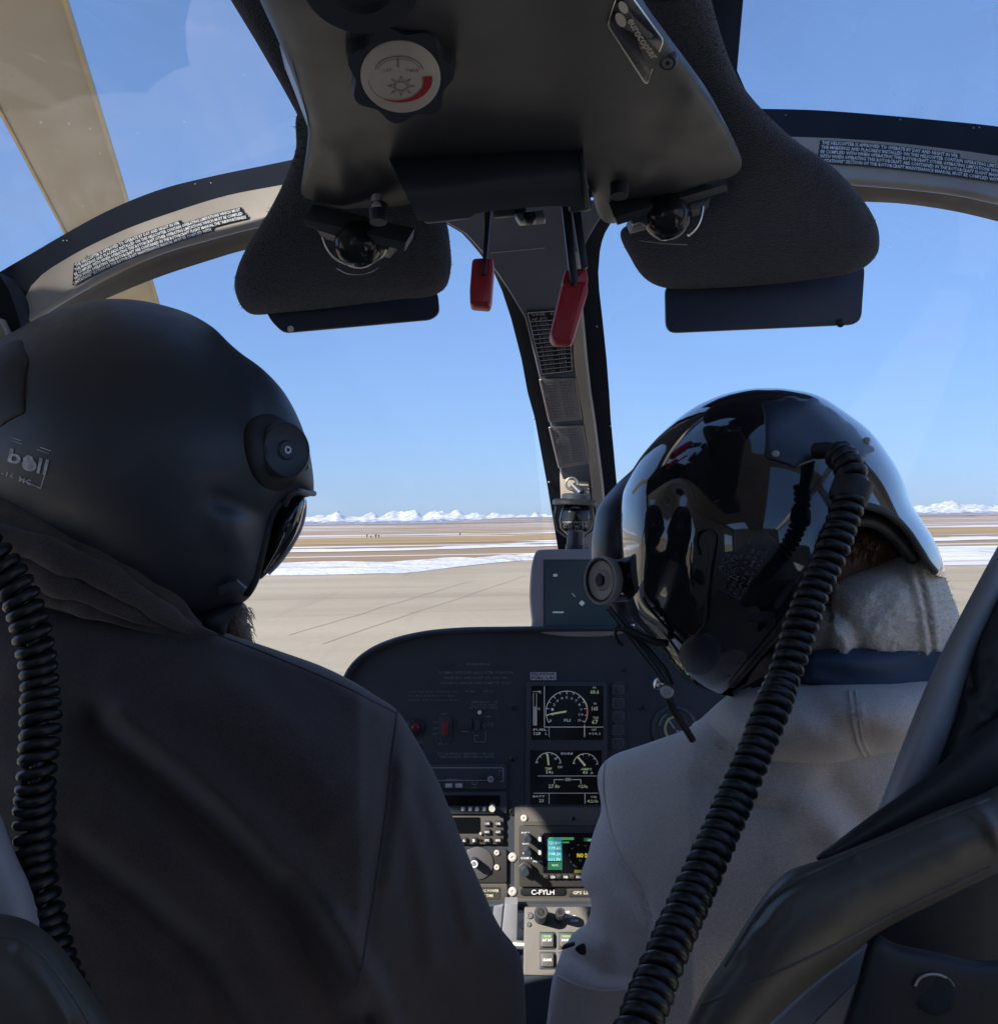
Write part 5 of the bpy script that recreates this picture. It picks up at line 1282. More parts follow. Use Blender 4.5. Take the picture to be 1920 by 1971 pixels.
# visor knob standing off on the left
ka = Vector((-.80, -.58, .05)).normalized(); kc2 = P(1154, 1117, .845); rk = 47 * pxm(.845)
mb = MB(); mb.lathe(kc2 - ka * .060, ka, [(rk * .85, 0), (rk * .95, .05), (rk * .9, .052)], 36); mb.build('knob_housing', m_ghel, hr, 40)
mb = MB(); mb.lathe(kc2 - ka * .008, ka, [(rk * .96, 0), (rk, .003), (rk, .008), (rk * .93, .0095), (rk * .86, .006), (rk * .45, .005), (rk * .34, .008), (rk * .30, .008), (rk * .26, .004)], 44); vk = mb.build('visor_knob', m_knobgrey, hr, 35)
mb = MB(); mb.lathe(kc2 - ka * .004, ka, [(rk * .20, 0), (rk * .20, .0045)], 18); mb.build('knob_screw', m_rubber, vk, 40)
mb = MB(); mb.lathe(kc2 - ka * .0006, ka, [(rk * .86, -.002), (rk * .88, .0006), (rk * .82, .0008), (rk * .80, -.002)], 44, False); mb.build('knob_groove', m_rubber, vk, 40)
# microphone boom
bm_ = thing('microphone_boom', 'thin double rod microphone boom with round joint below the glossy helmet', 'microphone', P(1230, 1260, .82))
mb = MB(); mb.tube([P(1170, 1170, .82), P(1205, 1215, .815), P(1260, 1285, .81), P(1284, 1322, .805)], .0024, 8); mb.build('boom_rod', m_bar, bm_, 60)
mb = MB(); mb.tube([P(1186, 1180, .826), P(1225, 1225, .822), P(1280, 1290, .818), P(1292, 1318, .81)], .0022, 8); mb.build('boom_rod', m_bar, bm_, 60)
jc = P(1283, 1331, .80); mb = MB(); mb.lathe(jc, Vector((-.2, -1, .1)), [(.0055, -.006), (.0055, .003), (.0046, .004), (.0022, .004), (.0018, .002)], 20); mb.build('boom_joint', m_screw, bm_, 40)
mb = MB(); mb.lathe(P(1271, 1318, .806), Vector((-.8, -.5, .3)), [(.004, -.004), (.0045, .004), (.003, .005)], 16); mb.build('joint_nut', m_chrome, bm_, 40)
mb = MB(); mb.tube([P(u, v, d) for u, v, d in spline([(1284, 1336, .80), (1292, 1358, .80), (1304, 1380, .81), (1320, 1404, .82), (1332, 1424, .83)], 5, False)], .0030, 10); mb.build('boom_flex', m_rubber, bm_, 60)
mb = MB(); mb.tube([P(u, v, d) for u, v, d in spline([(1190, 1205, .82), (1205, 1212, .815), (1232, 1224, .81), (1262, 1236, .81), (1282, 1238, .815)], 5, False)], .0032, 10); mb.build('boom_cable', m_rubber, bm_, 60)
mb = MB(); mb.tube([P(u, v, .825) for u, v in spline([(1186, 1206), (1184, 1222), (1190, 1236), (1198, 1242)], 5, False)], .0015, 8); mb.build('cable_loop', m_rubber, bm_, 60)

# ================================================================== COILED CORDS
def coil(name, label, pts, R, r, pitch, mat):
    sp = [P(*q) for q in spline([(u, v, d) for u, v, d in pts], 10, False)]
    L = [0]
    for a, b in zip(sp[:-1], sp[1:]): L.append(L[-1] + (b - a).length)
    def at(s):
        i = int(np.searchsorted(L, s) - 1); i = min(max(i, 0), len(sp) - 2)
        return sp[i].lerp(sp[i + 1], (s - L[i]) / max(1e-9, L[i + 1] - L[i]))
    per = 14; n = int(L[-1] / pitch * per); out = []; x = Vector((1, 0, 0))
    for k in range(n):
        s = L[-1] * k / n
        t = (at(min(L[-1], s + .008)) - at(max(0, s - .008))).normalized()
        x = (x - t * x.dot(t)).normalized(); y = t.cross(x); a = 2 * math.pi * k / per
        rr_ = R * (1 + .09 * noise.noise(Vector((s * 30, 1, 2))) + .05 * noise.noise(Vector((s * 110, 7, 2))))
        out.append(at(s + pitch * .30 * noise.noise(Vector((s * 45, 5, 2)))) + (x * math.cos(a) + y * math.sin(a)) * rr_)
    t = thing(name, label, 'cord', sp[0], 'coiled headset cords')
    mb = MB(); mb.tube(out, r, 8); mb.build('coil', mat, t, 179)
    mb = MB(); mb.tube(sp, R * .55, 8); mb.build('core', mat, t, 179)
    return t, sp
t, sp = coil('coiled_cord', 'black coiled cord running from the glossy helmet down past the pale sweatshirt', [(1612, 872, .735), (1634, 900, .72), (1638, 940, .71), (1622, 1000, .70), (1596, 1070, .69), (1560, 1150, .68), (1512, 1292, .66), (1463, 1420, .63), (1400, 1570, .60), (1336, 1715, .565), (1285, 1830, .535), (1222, 1990, .50), (1170, 2110, .48)], .0082, .0037, .0078, m_cord)
mb = MB(); mb.tube([P(1570, 868, .76), P(1596, 866, .75), P(1614, 874, .737), P(1622, 892, .728)], .0065, 12); mb.build('cord_plug', m_rubber, t, 60)
mb = MB(); a, b = P(1610, 944, .713), P(1622, 938, .698); mb.lathe(P(1640, 935, .71), P(1634, 952, .709) - P(1640, 935, .71), [(.0135, -.004), (.0138, 0), (.0138, .010), (.0125, .013)], 20); mb.build('cord_collar', m_rubber, t, 40)
coil('coiled_cord', 'dark coiled cord hanging at the far left over the dark jacket', [(-60, 1020, .70), (-20, 1060, .70), (15, 1105, .70), (44, 1160, .70), (64, 1230, .70), (76, 1310, .70), (78, 1400, .69), (70, 1500, .68), (66, 1600, .68), (74, 1700, .67), (94, 1800, .66), (122, 1890, .645), (150, 1960, .63), (180, 2040, .62)], .0098, .0040, .0086, m_cord)

# ================================================================== SEATS
m_seatgrey = M('seat_shell_grey', (0.34, 0.355, 0.39), .45, var=.06, bump=.15, bs=900, bd=.0003)
m_leather = M('black_leather', (0.026, 0.028, 0.032), .45, var=.15, bump=.25, bs=420, bd=.0004)
m_leather2 = M('dark_grey_leather', (0.090, 0.084, 0.072), .42, var=.1, bump=.25, bs=420, bd=.0004)
rs_ = thing('pilot_seat', 'right seat with grey shell edge, dark leather bolster and rear pocket', 'seat', P(1750, 1600, .62), 'crew seats seen from behind')
mb = MB(); inflate(mb, [(1960, 960), (1925, 1040), (1898, 1090), (1845, 1190), (1795, 1290), (1745, 1410), (1700, 1530), (1660, 1640), (1700, 1640), (1790, 1540), (1840, 1420), (1866, 1330), (1900, 1240), (1960, 1120)], lambda u, v: .66, .035, .04, k=3e-4, step=8); mb.build('shell_edge', m_seatgrey, rs_, 179)
mb = MB(); inflate(mb, [(1990, 1040), (1920, 1140), (1878, 1230), (1852, 1310), (1838, 1370), (1815, 1425), (1775, 1520), (1850, 1520), (1990, 1440)], .645, .03, .05, k=3e-4, step=8, lump=.006, lscale=18, folds=[([(1876, 1230), (1868, 1280), (1872, 1330)], 8, -.008)]); mb.build('back_cushion', m_leather, rs_, 179)
mb = MB(); inflate(mb, [(1990, 1345), (1915, 1384), (1873, 1413), (1813, 1468), (1752, 1516), (1686, 1562), (1601, 1626), (1570, 1652), (1600, 1665), (1700, 1640), (1800, 1600), (1990, 1560)], .61, .02, .03, k=5e-4, step=7); mb.build('upper_roll', m_leather, rs_, 179)
mb = MB(); inflate(mb, [(1990, 1490), (1880, 1532), (1800, 1562), (1720, 1598), (1640, 1632), (1590, 1652), (1550, 1664), (1518, 1676), (1482, 1708), (1448, 1756), (1400, 1834), (1350, 1912), (1310, 2000), (1280, 2080), (1400, 2060), (1480, 1972), (1565, 1895), (1649, 1830), (1692, 1795), (1813, 1732), (1920, 1680), (1990, 1650)],
                   lambda u, v: .585, .045, .04, k=9e-5, step=8, lump=.001, lscale=12, folds=[([(1460, 1770), (1500, 1725), (1560, 1690), (1640, 1655)], 13, -.005), ([(1430, 1830), (1490, 1745), (1555, 1702)], 14, .003), ([(1870, 1540), (1900, 1580), (1925, 1630)], 14, .006)]); BS = mb.hit(.58); bo_ = mb.build('bolster', m_leather2, rs_, 179)
for pts, r_q in (([(1395, 1862), (1440, 1790), (1486, 1728), (1530, 1696), (1590, 1668), (1660, 1636), (1740, 1604), (1830, 1568), (1905, 1540)], .0016), ([(1350, 1935), (1420, 1905), (1520, 1860), (1620, 1812), (1700, 1768), (1800, 1718), (1905, 1668)], .0012)):
    mb = MB(); mb.tube([BS.pt(u, v, -.0004) for u, v in spline(pts, 9, False)], r_q, 8); mb.build('piping', m_leather2, bo_, 60)
mb = MB(); mb.slab(rpoly([(1660, 1815), (1560, 1890), (1470, 1975), (1440, 2080), (1620, 2080), (1690, 1840)], 10), flat(.64), .006, .03, .004); mb.build('back_shell', m_seatgrey, rs_, 30)
mb = MB(); inflate(mb, [(1676, 1806), (1690, 1800), (1720, 1815), (1800, 1832), (1880, 1848), (1990, 1862), (1990, 2090), (1590, 2090), (1615, 1990), (1648, 1890)], .585, .012, .03, k=1.5e-3, step=8); pkS = mb.hit(.6); pkt = mb.build('rear_pocket', m_leather, rs_, 179)
mb = MB(); mb.tube([pkS.pt(u, v, .001) for u, v in spline([(1760, 1898), (1768, 1884), (1786, 1876), (1806, 1877), (1824, 1886), (1834, 1899)], 5, False)], .0010, 8); mb.build('press_stud_rim', m_screw, pkt, 60)
mb = MB(); c_ = pkS.pt(1797, 1912); mb.lathe(c_, CO - c_, [(.0118, -.003), (.0118, .0015), (.0100, .0025), (.004, .0020)], 28); mb.build('press_stud', m_rubber, pkt, 40)
mb = MB(); mb.slab([(1700, 1700), (1990, 1560), (1990, 2100), (1560, 2100)], flat(.66), .004, .05, .003); mb.build('seat_back_panel', m_leather, rs_, 30)

ls_ = thing('pilot_seat', 'left seat corner with grey shell and rounded dark leather bolster', 'seat', P(60, 1800, .62), 'crew seats seen from behind')
mb = MB(); inflate(mb, [(-90, 1480), (-30, 1520), (0, 1568), (28, 1640), (58, 1705), (80, 1775), (98, 1850), (110, 1930), (110, 2080), (-90, 2080)], .66, .03, .04, k=2e-4, step=8); mb.build('shell_edge', m_seatgrey, ls_, 179)
mb = MB(); inflate(mb, [(-90, 1740), (-30, 1754), (20, 1762), (62, 1776), (112, 1816), (152, 1870), (190, 1928), (226, 1990), (260, 2080), (-90, 2090)], .60, .05, .04, k=1.2e-4, step=8, folds=[([(40, 1830), (90, 1890), (130, 1960)], 18, .006)]); BS = mb.hit(.6); bo_ = mb.build('bolster', m_leather2, ls_, 179)
mb = MB(); mb.tube([BS.pt(u, v, -.0004) for u, v in spline([(-20, 1800), (30, 1806), (76, 1836), (120, 1890), (160, 1950), (180, 1990)], 9, False)], .0014, 8); mb.build('piping', m_leather2, bo_, 60)
# ================================================================== INSTRUMENT PANEL
ip = thing('instrument_panel', 'black instrument panel with glareshield, engine displays, radios and navigator', 'instrument panel', P(1060, 1450, 1.47))
FP = Pl((960, 1210, 1.475), (1200, 1210, 1.475), (960, 1740, 1.435))
hood = [(648, 1745), (648, 1400), (652, 1340), (661, 1301), (678, 1274), (709, 1249), (754, 1229), (813, 1215), (883, 1208), (987, 1206), (1188, 1204), (1330, 1206), (1420, 1216), (1480, 1240), (1510, 1280), (1520, 1340), (1520, 1745)]
mb = MB(); hood_s = spline(hood[1:-1], 14, False); hp2 = [hood[0]] + hood_s + [hood[-1]]
bk = [(1085 + (u - 1085) * .90, max(v, 1250) if v > 1250 else 1250 + (v - 1204) * .5) for u, v in hp2]
bk = [(u, min(1745, v + 6)) for u, v in bk]
rings = [[FP.pt(u, v, -.26) for u, v in bk], [FP.pt(u, v, -.006) for u, v in hp2], [FP.pt(u, v, .010) for u, v in inset(hp2, 1.5)], [FP.pt(u, v, .014) for u, v in inset(hp2, 5)], [FP.pt(u, v, .012) for u, v in inset(hp2, 9)], [FP.pt(u, v, .0) for u, v in inset(hp2, 13)]]
mb.ring_join(rings); mb.build('glareshield', m_glare, ip, 40)
def scr(u, v, r, par=None, mat=None, surf=FP, off=.001):
    mb = MB(); c = surf.pt(u, v, off); r *= pxm(1.45)
    mb.lathe(c, surf.n, [(r, -.002), (r, .0012), (r * .8, .002), (r * .35, .002), (r * .2, .0006)], 16)
    return mb.build('screw', mat or m_bar, par or ip, 40)
for u, v in [(988, 1362), (986, 1461), (985, 1563), (1236, 1362), (1236, 1561)]: scr(u, v, 6)
scr(1202, 1290, 3.5)
def text(mbs, t, u0, u1, v, h, off=.0014, **k): mbs.text(t, [(u0, v), (u1, v)], h, FP, off, **k)
# upper left faint placards
mb = MB()
for t, u0, u1, v in [('WARNING', 897, 943, 1281), ('NORMAL CATEGORY HELICOPTER OPERATION', 845, 988, 1297), ('UNDER DAY AND NIGHT VFR ONLY NO', 853, 977, 1307), ('AEROBATIC MANOEUVRES PERMITTED IN FLT', 848, 984, 1317)]: text(mb, t, u0, u1, v, 5.0, bold=.005)
for t, u0, u1, v in [('FUEL', 897, 916, 1333), ('PITOT', 931, 950, 1333), ('EMERGENCY USE', 907, 957, 1353), ('CLOSE GUARD', 905, 956, 1358.5), ('AFTER USE ONLY', 902, 958, 1364)]: text(mb, t, u0, u1, v, 4.0, bold=.005)
for t, u0, u1, v in [('SEE FLIGHT MANUAL', 787, 884, 1333), ('FOR LIMITATIONS', 788, 876, 1341), ('AND PROCEDURES', 786, 884, 1349)]: text(mb, t, u0, u1, v, 3.4, bold=-.01)
for t, u0, u1, v in [('ELT FOR AVIATION EMERGENCY USE ONLY', 842, 952, 1453), ('UNAUTHORIZED OPERATION PROHIBITED', 846, 951, 1459)]: text(mb, t, u0, u1, v, 4.6, bold=.01)
text(mb, 'ARM', 848, 861, 1376, 4); text(mb, 'ON', 834, 844, 1392, 4); text(mb, 'ARMED', 833, 846, 1404, 4); text(mb, 'RESET', 833, 846, 1414, 4); text(mb, 'ELT', 845, 862, 1433, 4); text(mb, 'TEST', 798, 814, 1431, 4.5)
mb.line([(913, 1413), (913, 1428), (934, 1428), (934, 1408)], 1.4, FP, .0014); mb.line([(912, 1416), (922, 1416)], 1.4, FP, .0014); mb.line([(888, 1408), (902, 1408)], 1.6, FP, .0014); mb.line([(936, 1379), (944, 1379)], 2, FP, .0014)
text(mb, '0', 894, 902, 1399, 10); text(mb, 'OFF', 928, 950, 1400, 9, bold=-.01)
mb.build('lettering', M('panel_faint_print', (.20, .205, .22), .7, bump=0, var=.35, vs=250), ip, 0)
mb = MB(); mb.ball(FP.pt(923, 1371, .004), 4 * pxm(1.47), 12); mb.build('toggle_tip', m_white, ip, 60)
mb = MB(); mb.slab(rr(882, 1384, 908, 1404, 4), FP, .002, .002, .0008); mb.slab(rr(914, 1384, 924, 1406, 4), FP, .003, .002, .0008); mb.build('toggle_guard', m_paneldk, ip)
mb = MB(); mb.slab(rr(1020, 1294, 1070, 1309, 2), FP, .0016, .001); a = mb.build('placard', m_grnprint, ip)
mb = MB(); text(mb, 'ISOLATE PWR', 1023, 1067, 1300, 4.6, .0022, bold=.02); text(mb, 'FUEL L/H', 1023, 1066, 1307, 4.6, .0022, bold=.02); mb.build('lettering', m_label, a, 0)
# fire light and ELT switch
mb = MB(); c = FP.pt(799, 1400, .002); mb.lathe(c, FP.n, [(17 * pxm(1.46), 0), (17 * pxm(1.46), .002), (14 * pxm(1.46), .003)], 28); rk_ = mb.build('indicator_bezel', m_bar, ip, 40)
mb = MB(); mb.lathe(c, FP.n, [(9 * pxm(1.46), .002), (8 * pxm(1.46), .0055), (3 * pxm(1.46), .007)], 20); mb.build('red_lens', M('red_lens', (.16, .012, .012), .2, bump=0), rk_, 179)
mb = MB(); mb.slab(rr(846, 1378, 870, 1428, 3), FP, .002, .002, .0008); sw = mb.build('switch_frame', m_paneldk, ip)
mb = MB(); mb.slab(rr(851, 1387, 864, 1416, 3), FP, .006, .002, .0015); mb.build('rocker', M('rocker_red', (.20, .03, .035), .45, bump=0), sw)
# engine display: two glass screens with drawn gauges
mb = MB(); mb.slab(rr(1012, 1312, 1168, 1556, 5), FP, .003, .004, .001); eb = mb.build('engine_display', m_paneldk, ip)
for q in ((1022, 1320, 1160, 1424), (1020, 1444, 1157, 1548)):
    mb = MB(); mb.slab(rect(*q), FP, .0034, .0, 0); mb.build('screen', m_screen, eb, 0)
Y, Wt, Rd = MB(), MB(), MB(); O = .0040
L_ = lambda m_, pts, w: m_.line(pts, w, FP, O)
L_(Wt, arcpts(1090, 1370, 40, 40, 150, 390, 34), 1.3)
for k in range(13):
    a = math.radians(150 + k * 20); r0 = 34 if k % 2 == 0 else 35.5
    L_(Wt, [(1090 + 40 * math.cos(a), 1370 + 40 * math.sin(a)), (1090 + r0 * math.cos(a), 1370 + r0 * math.sin(a))], 1.4)
    if 0 < k < 12: Wt.text(str(k - 1), [(1090 + 28 * math.cos(a) - 2.2 - (k > 10) * 2, 1370 + 28 * math.sin(a) + 2.4), (1090 + 28 * math.cos(a) + 2.2 + (k > 10) * 2, 1370 + 28 * math.sin(a) + 2.4)], 4.8, FP, O)
L_(Rd, arcpts(1090, 1370, 39.5, 39.5, -13, 12, 10), 2.6); L_(Y, arcpts(1090, 1370, 40, 40, -40, -14, 8), 2.2)
Y.plate([(1089.5, 1367.2), (1089.5, 1370.8), (1062, 1375.5), (1051, 1375.8), (1062, 1372)], FP, O)
L_(Wt, [(1047, 1320), (1047, 1399), (1160, 1399)], 1.2); L_(Wt, [(1056, 1399), (1056, 1418)], .8); L_(Wt, [(1124, 1395), (1124, 1418)], 1.6)
L_(Wt, [(1026, 1334), (1026, 1396)], .9); L_(Wt, [(1032, 1334), (1032, 1396)], .9); L_(Wt, [(1025, 1331), (1040, 1331)], .8)
Mv = MB(); Mv.plate(rect(1027, 1360, 1031.5, 1396), FP, O); Mv.build('level_bar', M('display_mauve', (.30, .26, .32), .5, bump=0, emit=.1), eb, 0)
for t, u0, u1, v, h, m_ in [('68.6', 1135, 1152, 1335, 7, Y), ('N1', 1140, 1146, 1325, 3.6, Wt), ('165', 1138, 1150, 1367, 7, Y), ('T4', 1141, 1147, 1356, 3.6, Wt), ('67', 1138, 1150, 1393, 8, Y), ('TQ%', 1140, 1151, 1383, 4, Y), ('OAT', 1137, 1147, 1406, 4, Y), ('+10.1', 1132, 1154, 1414, 4.6, Wt), ('FLI', 1085, 1097, 1388.5, 5, Wt), ('10', 1112, 1117, 1388.5, 5, Wt), ('0', 1057, 1060, 1388.5, 5, Wt), ('FUEL', 1026, 1052, 1406, 4, Wt), ('128', 1027, 1040, 1414, 5.4, Wt), ('L', 1049, 1052, 1414, 5, Wt), ('72', 1035, 1041, 1334, 4.5, Wt), ('%', 1034, 1039, 1366, 4, Wt)]:
    m_.text(t, [(u0, v), (u1, v)], h, FP, O, bold=.015)
L_(Wt, arcpts(1055, 1472, 24, 24, 195, 350, 20), 1.3); L_(Y, arcpts(1126, 1474, 24, 24, 190, 262, 10), 1.6); L_(Wt, arcpts(1126, 1474, 24, 24, 262, 350, 12), 1.1)
for cx, cy in ((1055, 1472), (1126, 1474)):
    for k in range(6):
        a = math.radians(195 + k * 31); L_(Wt, [(cx + 24 * math.cos(a), cy + 24 * math.sin(a)), (cx + 20 * math.cos(a), cy + 20 * math.sin(a))], 1.2)
Y.plate([(1051, 1450), (1054.5, 1450), (1057, 1472), (1053.5, 1472)], FP, O); Y.plate([(1109.5, 1457), (1112, 1454.6), (1127, 1472), (1124, 1475)], FP, O)
for t, u0, u1, v, h, m_ in [('TEMP', 1048, 1062, 1481, 4.4, Y), ('54c', 1050, 1064, 1488.5, 6, Y), ('AMPS', 1117, 1138, 1482, 4.4, Y), ('43', 1120, 1130, 1489, 6, Y), ('A', 1135, 1141, 1489, 4, Wt), ('ENG MGB', 1079, 1102, 1452, 4, Wt), ('150', 1073, 1082, 1478, 4.4, Wt), ('0', 1030, 1033, 1469, 4.4, Wt), ('90', 1066, 1071, 1462, 4.2, Wt), ('GEN', 1086, 1098, 1502.5, 5.6, Wt), ('27.8v', 1055, 1077, 1516, 6.6, Y), ('+20a', 1112, 1130, 1516, 6.6, Y), ('BATT', 1025, 1048, 1534, 3.6, Wt), ('23', 1037, 1046, 1543, 5.4, Y), ('FUEL', 1137, 1148, 1535, 3.6, Wt), ('4:21h', 1129, 1150, 1544, 5.4, Y)]:
    m_.text(t, [(u0, v), (u1, v)], h, FP, O, bold=.015)
L_(Wt, [(1034, 1493), (1148, 1493)], .9); L_(Wt, [(1066, 1508), (1066, 1500), (1084, 1500)], 1.3); L_(Wt, [(1100, 1500), (1117, 1500), (1117, 1508)], 1.3)
L_(Wt, [(1026, 1526), (1150, 1526)], .9); L_(Wt, [(1056, 1526), (1056, 1546)], 1); L_(Wt, [(1125, 1526), (1125, 1546)], 1.3)
Y.build('gauge_green', m_yel, eb, 0); Wt.build('gauge_white', m_wht, eb, 0); Rd.build('gauge_red', m_redl, eb, 0)
for k, t in enumerate(('OFF', 'SCROLL', 'RESET', 'SELECT', 'ENTER')):
    v = 1318 + k * 25.8; mb = MB(); mb.slab(rr(1178, v, 1200, v + 18, 4), FP, .0045, .001, .0012); kk = mb.build('display_key', m_paneldk, ip)
    mb = MB(); q = rr(1178, v, 1200, v + 18, 4); mb.line(q + [q[0]], .9, FP, .0048); text(mb, t, 1182, 1197, v - 2.5, 3.4); mb.build('key_outline', M('key_outline', (.17, .155, .165), .6, bump=0), kk, 0)
# radios on the left
def module(name, q, mat, t=.005): 
    mb = MB(); mb.slab(rr(*q, 4), FP, t, .003, .001); return mb.build(name, mat, ip)
r1 = module('radio', (760, 1470, 975, 1518), m_paneldk)
mb = MB(); mb.line([(820, 1477), (968, 1477), (968, 1503), (962, 1503)], 1.6, FP, .0056); mb.line([(820, 1501), (938, 1501)], 1.4, FP, .0056); mb.line([(858, 1499), (880, 1499)], 1, FP, .0056); mb.line([(909, 1504), (909, 1509), (917, 1509), (917, 1504)], 1, FP, .0056)
text(mb, 'PULL', 909, 918, 1516, 3, .0056); text(mb, 'ON', 960, 966, 1484, 3, .0056); mb.build('lettering', M('radio_print', (.34, .35, .37), .6, bump=0), r1, 0)
def knob(u, v, r, h, mat, par, surf=FP, off=.005, seg=24, top=None):
    mb = MB(); px_ = pxm(1.45); c = surf.pt(u, v, off)
    mb.lathe(c, surf.n, [(r * px_, -.003), (r * px_, h * .9), (r * .88 * px_, h)], seg); k_ = mb.build('knob', mat, par, 40)
    if top:
        mb = MB(); mb.lathe(c + surf.n * h, surf.n, [(r * .82 * px_, -.001), (r * .82 * px_, .0006), (r * .55 * px_, .0006), (r * .5 * px_, .0)], seg); mb.build('knob_cap', top, k_, 40)
    return k_
knob(944, 1496, 7, .014, m_paneldk, r1, top=m_grnprint)
for u in (840, 864, 883):
    mb = MB(); mb.slab(rr(u - 7, 1507, u + 7, 1515, 2), FP, .007, .001, .001); mb.build('key', m_grnprint, r1)
r2 = module('radio', (760, 1523, 975, 1566), m_paneldk)
mb = MB(); mb.slab(rect(780, 1530, 962, 1550), FP, .0054, 0); mb.build('screen', m_screen, r2, 0)
for u in (891, 905, 918, 932):
    mb = MB(); mb.slab(rr(u - 3.5, 1552, u + 3.5, 1560, 2), FP, .007, .001, .001); mb.build('key', m_grnprint, r2)
knob(947, 1553, 6.2, .013, m_cream, r2)
au = module('audio_control', (780, 1570, 969, 1624), m_panel)
mb = MB(); mb.slab(rr(800, 1572, 924, 1603, 3), FP, .0056, 0); mb.build('screen', m_screen, au, 0)
for i, u in enumerate((937, 958)):
    for j, v in enumerate((1583, 1599, 1615)):
        mb = MB(); mb.slab(rr(u - 6.5, v - 5, u + 6.5, v + 5, 2), FP, .009, .001, .0012); k_ = mb.build('key', m_keys, au)
        mb = MB(); text(mb, (('COM1', 'NAV', 'SPK'), ('COM2', 'ADF', 'MKR'))[i][j], u - 4.6, u + 4.6, v + 2, 4.2, .0096, bold=.02); mb.build('lettering', m_white, k_, 0)
for u, t in ((893, 'A'), (912, 'B')):
    mb = MB(); mb.slab(rr(u - 6, 1610, u + 6, 1620, 2), FP, .009, .001, .0012); k_ = mb.build('key', m_keys, au)
    mb = MB(); text(mb, t, u - 2.5, u + 2.5, 1618, 5.5, .0096, bold=.03); mb.build('lettering', m_white, k_, 0)
scr(925, 1616, 2.4, au, m_label, off=.005); scr(925, 1603, 2.6, au, m_cream, off=.006)
# circular dimmer module
dm = module('dimmer_module', (800, 1634, 975, 1698), m_keys)
mb = MB(); mb.lathe(FP.pt(919, 1660, .004), FP.n, [(30 * pxm(1.45), 0), (30 * pxm(1.45), .0025), (28.5 * pxm(1.45), .003)], 44); mb.build('dial_plate', M('dial_plate_grey', (.12, .115, .11), .5, bump=.1), dm, 40)
kd = knob(913, 1656, 8.4, .016, m_blackpl, dm, off=.006, top=m_white)
mb = MB(); text(mb, 'DIMMING 14', 900, 932, 1639, 4.4, .0056, bold=.02); mb.build('lettering', m_white, dm, 0)
scr(956, 1640, 5.4, dm, m_cream, off=.005); scr(956, 1668, 5.4, dm, m_cream, off=.005)
pw = module('placard_strip', (800, 1700, 976, 1734), m_panel)
mb = MB(); mb.slab(rr(915, 1706, 962, 1729, 1), FP, .0058, .001); mb.build('placard', m_keys, pw)
mb = MB(); text(mb, 'A/C POWER', 925, 960, 1715, 5.2, .0066, bold=.02); text(mb, 'AF TIME', 926, 949, 1724.5, 5.2, .0066, bold=.02); mb.build('lettering', M('placard_yellow_print', (.78, .72, .50), .6, bump=0), pw, 0)
# navigator with colour screen
gp = module('mounting_plate', (990, 1553, 1240, 1738), m_panel, .0035)
mb = MB(); mb.slab(rect(1030, 1585.5, 1240, 1588.5), FP, .005, 0); mb.slab(rr(1006, 1580, 1240, 1587, 2), FP, .006, 0); mb.build('plate_rib', m_panel, ip)
nv = module('navigator', (998, 1588, 1262, 1704), m_keys, .009)
mb = MB(); mb.slab(rr(1044, 1601, 1218, 1678, 3), FP, .0095, .0, 0); mb.build('screen', m_screen, nv, 0)
OS = .0104
def patch(q, mat, nm='screen_field'): 
    mb = MB(); mb.plate(rect(*q), FP, OS); return mb.build(nm, mat, nv, 0)
patch((1053, 1612, 1080, 1654), M('screen_teal', (.03, .23, .27), .4, bump=0, emit=.35))
patch((1053, 1656, 1080, 1671), M('screen_darkgreen', (.015, .10, .055), .4, bump=0, emit=.35))
MATS_g = M('screen_green', (.05, .34, .10), .4, bump=0, emit=.35)
patch((1055, 1609, 1103, 1614), MATS_g); patch((1081, 1617, 1094, 1620), MATS_g); patch((1122, 1610, 1180, 1617), M('screen_darkgreen2', (.01, .11, .04), .4, bump=0, emit=.3))
patch((1064, 1609, 1080, 1615), M('screen_blue', (.04, .14, .36), .4, bump=0, emit=.35)); patch((1066, 1634, 1079, 1640), M('screen_blue', (.04, .14, .36), .4, bump=0, emit=.35))
patch((1104, 1671, 1118, 1677), M('screen_olive', (.15, .16, .03), .4, bump=0, emit=.3))
mb = MB(); O2 = .0110
for t, u0, u1, v, h in [('121.800', 1056, 1078, 1622, 5.6), ('119.65', 1056, 1078, 1632, 5.6), ('108.20', 1056, 1078, 1643, 5.6), ('111.70', 1056, 1077, 1654, 5.6), ('VLOC', 1061, 1073, 1664, 4.2), ('GPS', 1128, 1140, 1616, 4)]: text(mb, t, u0, u1, v, h, O2, bold=.01)
mb.build('lettering', M('screen_pale', (.55, .68, .50), .4, bump=0, emit=.3), nv, 0)
mb = MB(); text(mb, 'NO DATA', 1109, 1146, 1647, 7.6, O2, bold=.03); mb.build('lettering', M('screen_yellow', (.75, .58, .06), .4, bump=0, emit=.4), nv, 0)
mb = MB(); q = ell(1116, 1645, 22, 22, n=30)
for k in range(0, 30, 3): mb.line([q[k], q[(k + 1) % 30]], .9, FP, OS)
mb.line([(1080, 1612), (1080, 1672)], .8, FP, OS); text(mb, 'N', 1113, 1117, 1655, 4, O2); text(mb, 'S', 1101, 1105, 1664, 4, O2); mb.build('map_ring', M('screen_dim', (.16, .20, .20), .4, bump=0, emit=.15), nv, 0)
for v in (1607, 1633): knob(1014, v, 7, .022, m_blackpl, nv, off=.009)
kk = knob(1010, 1668, 13, .010, m_keys, nv, off=.009); kk2 = knob(1009, 1667, 8, .028, m_blackpl, nv, off=.009)
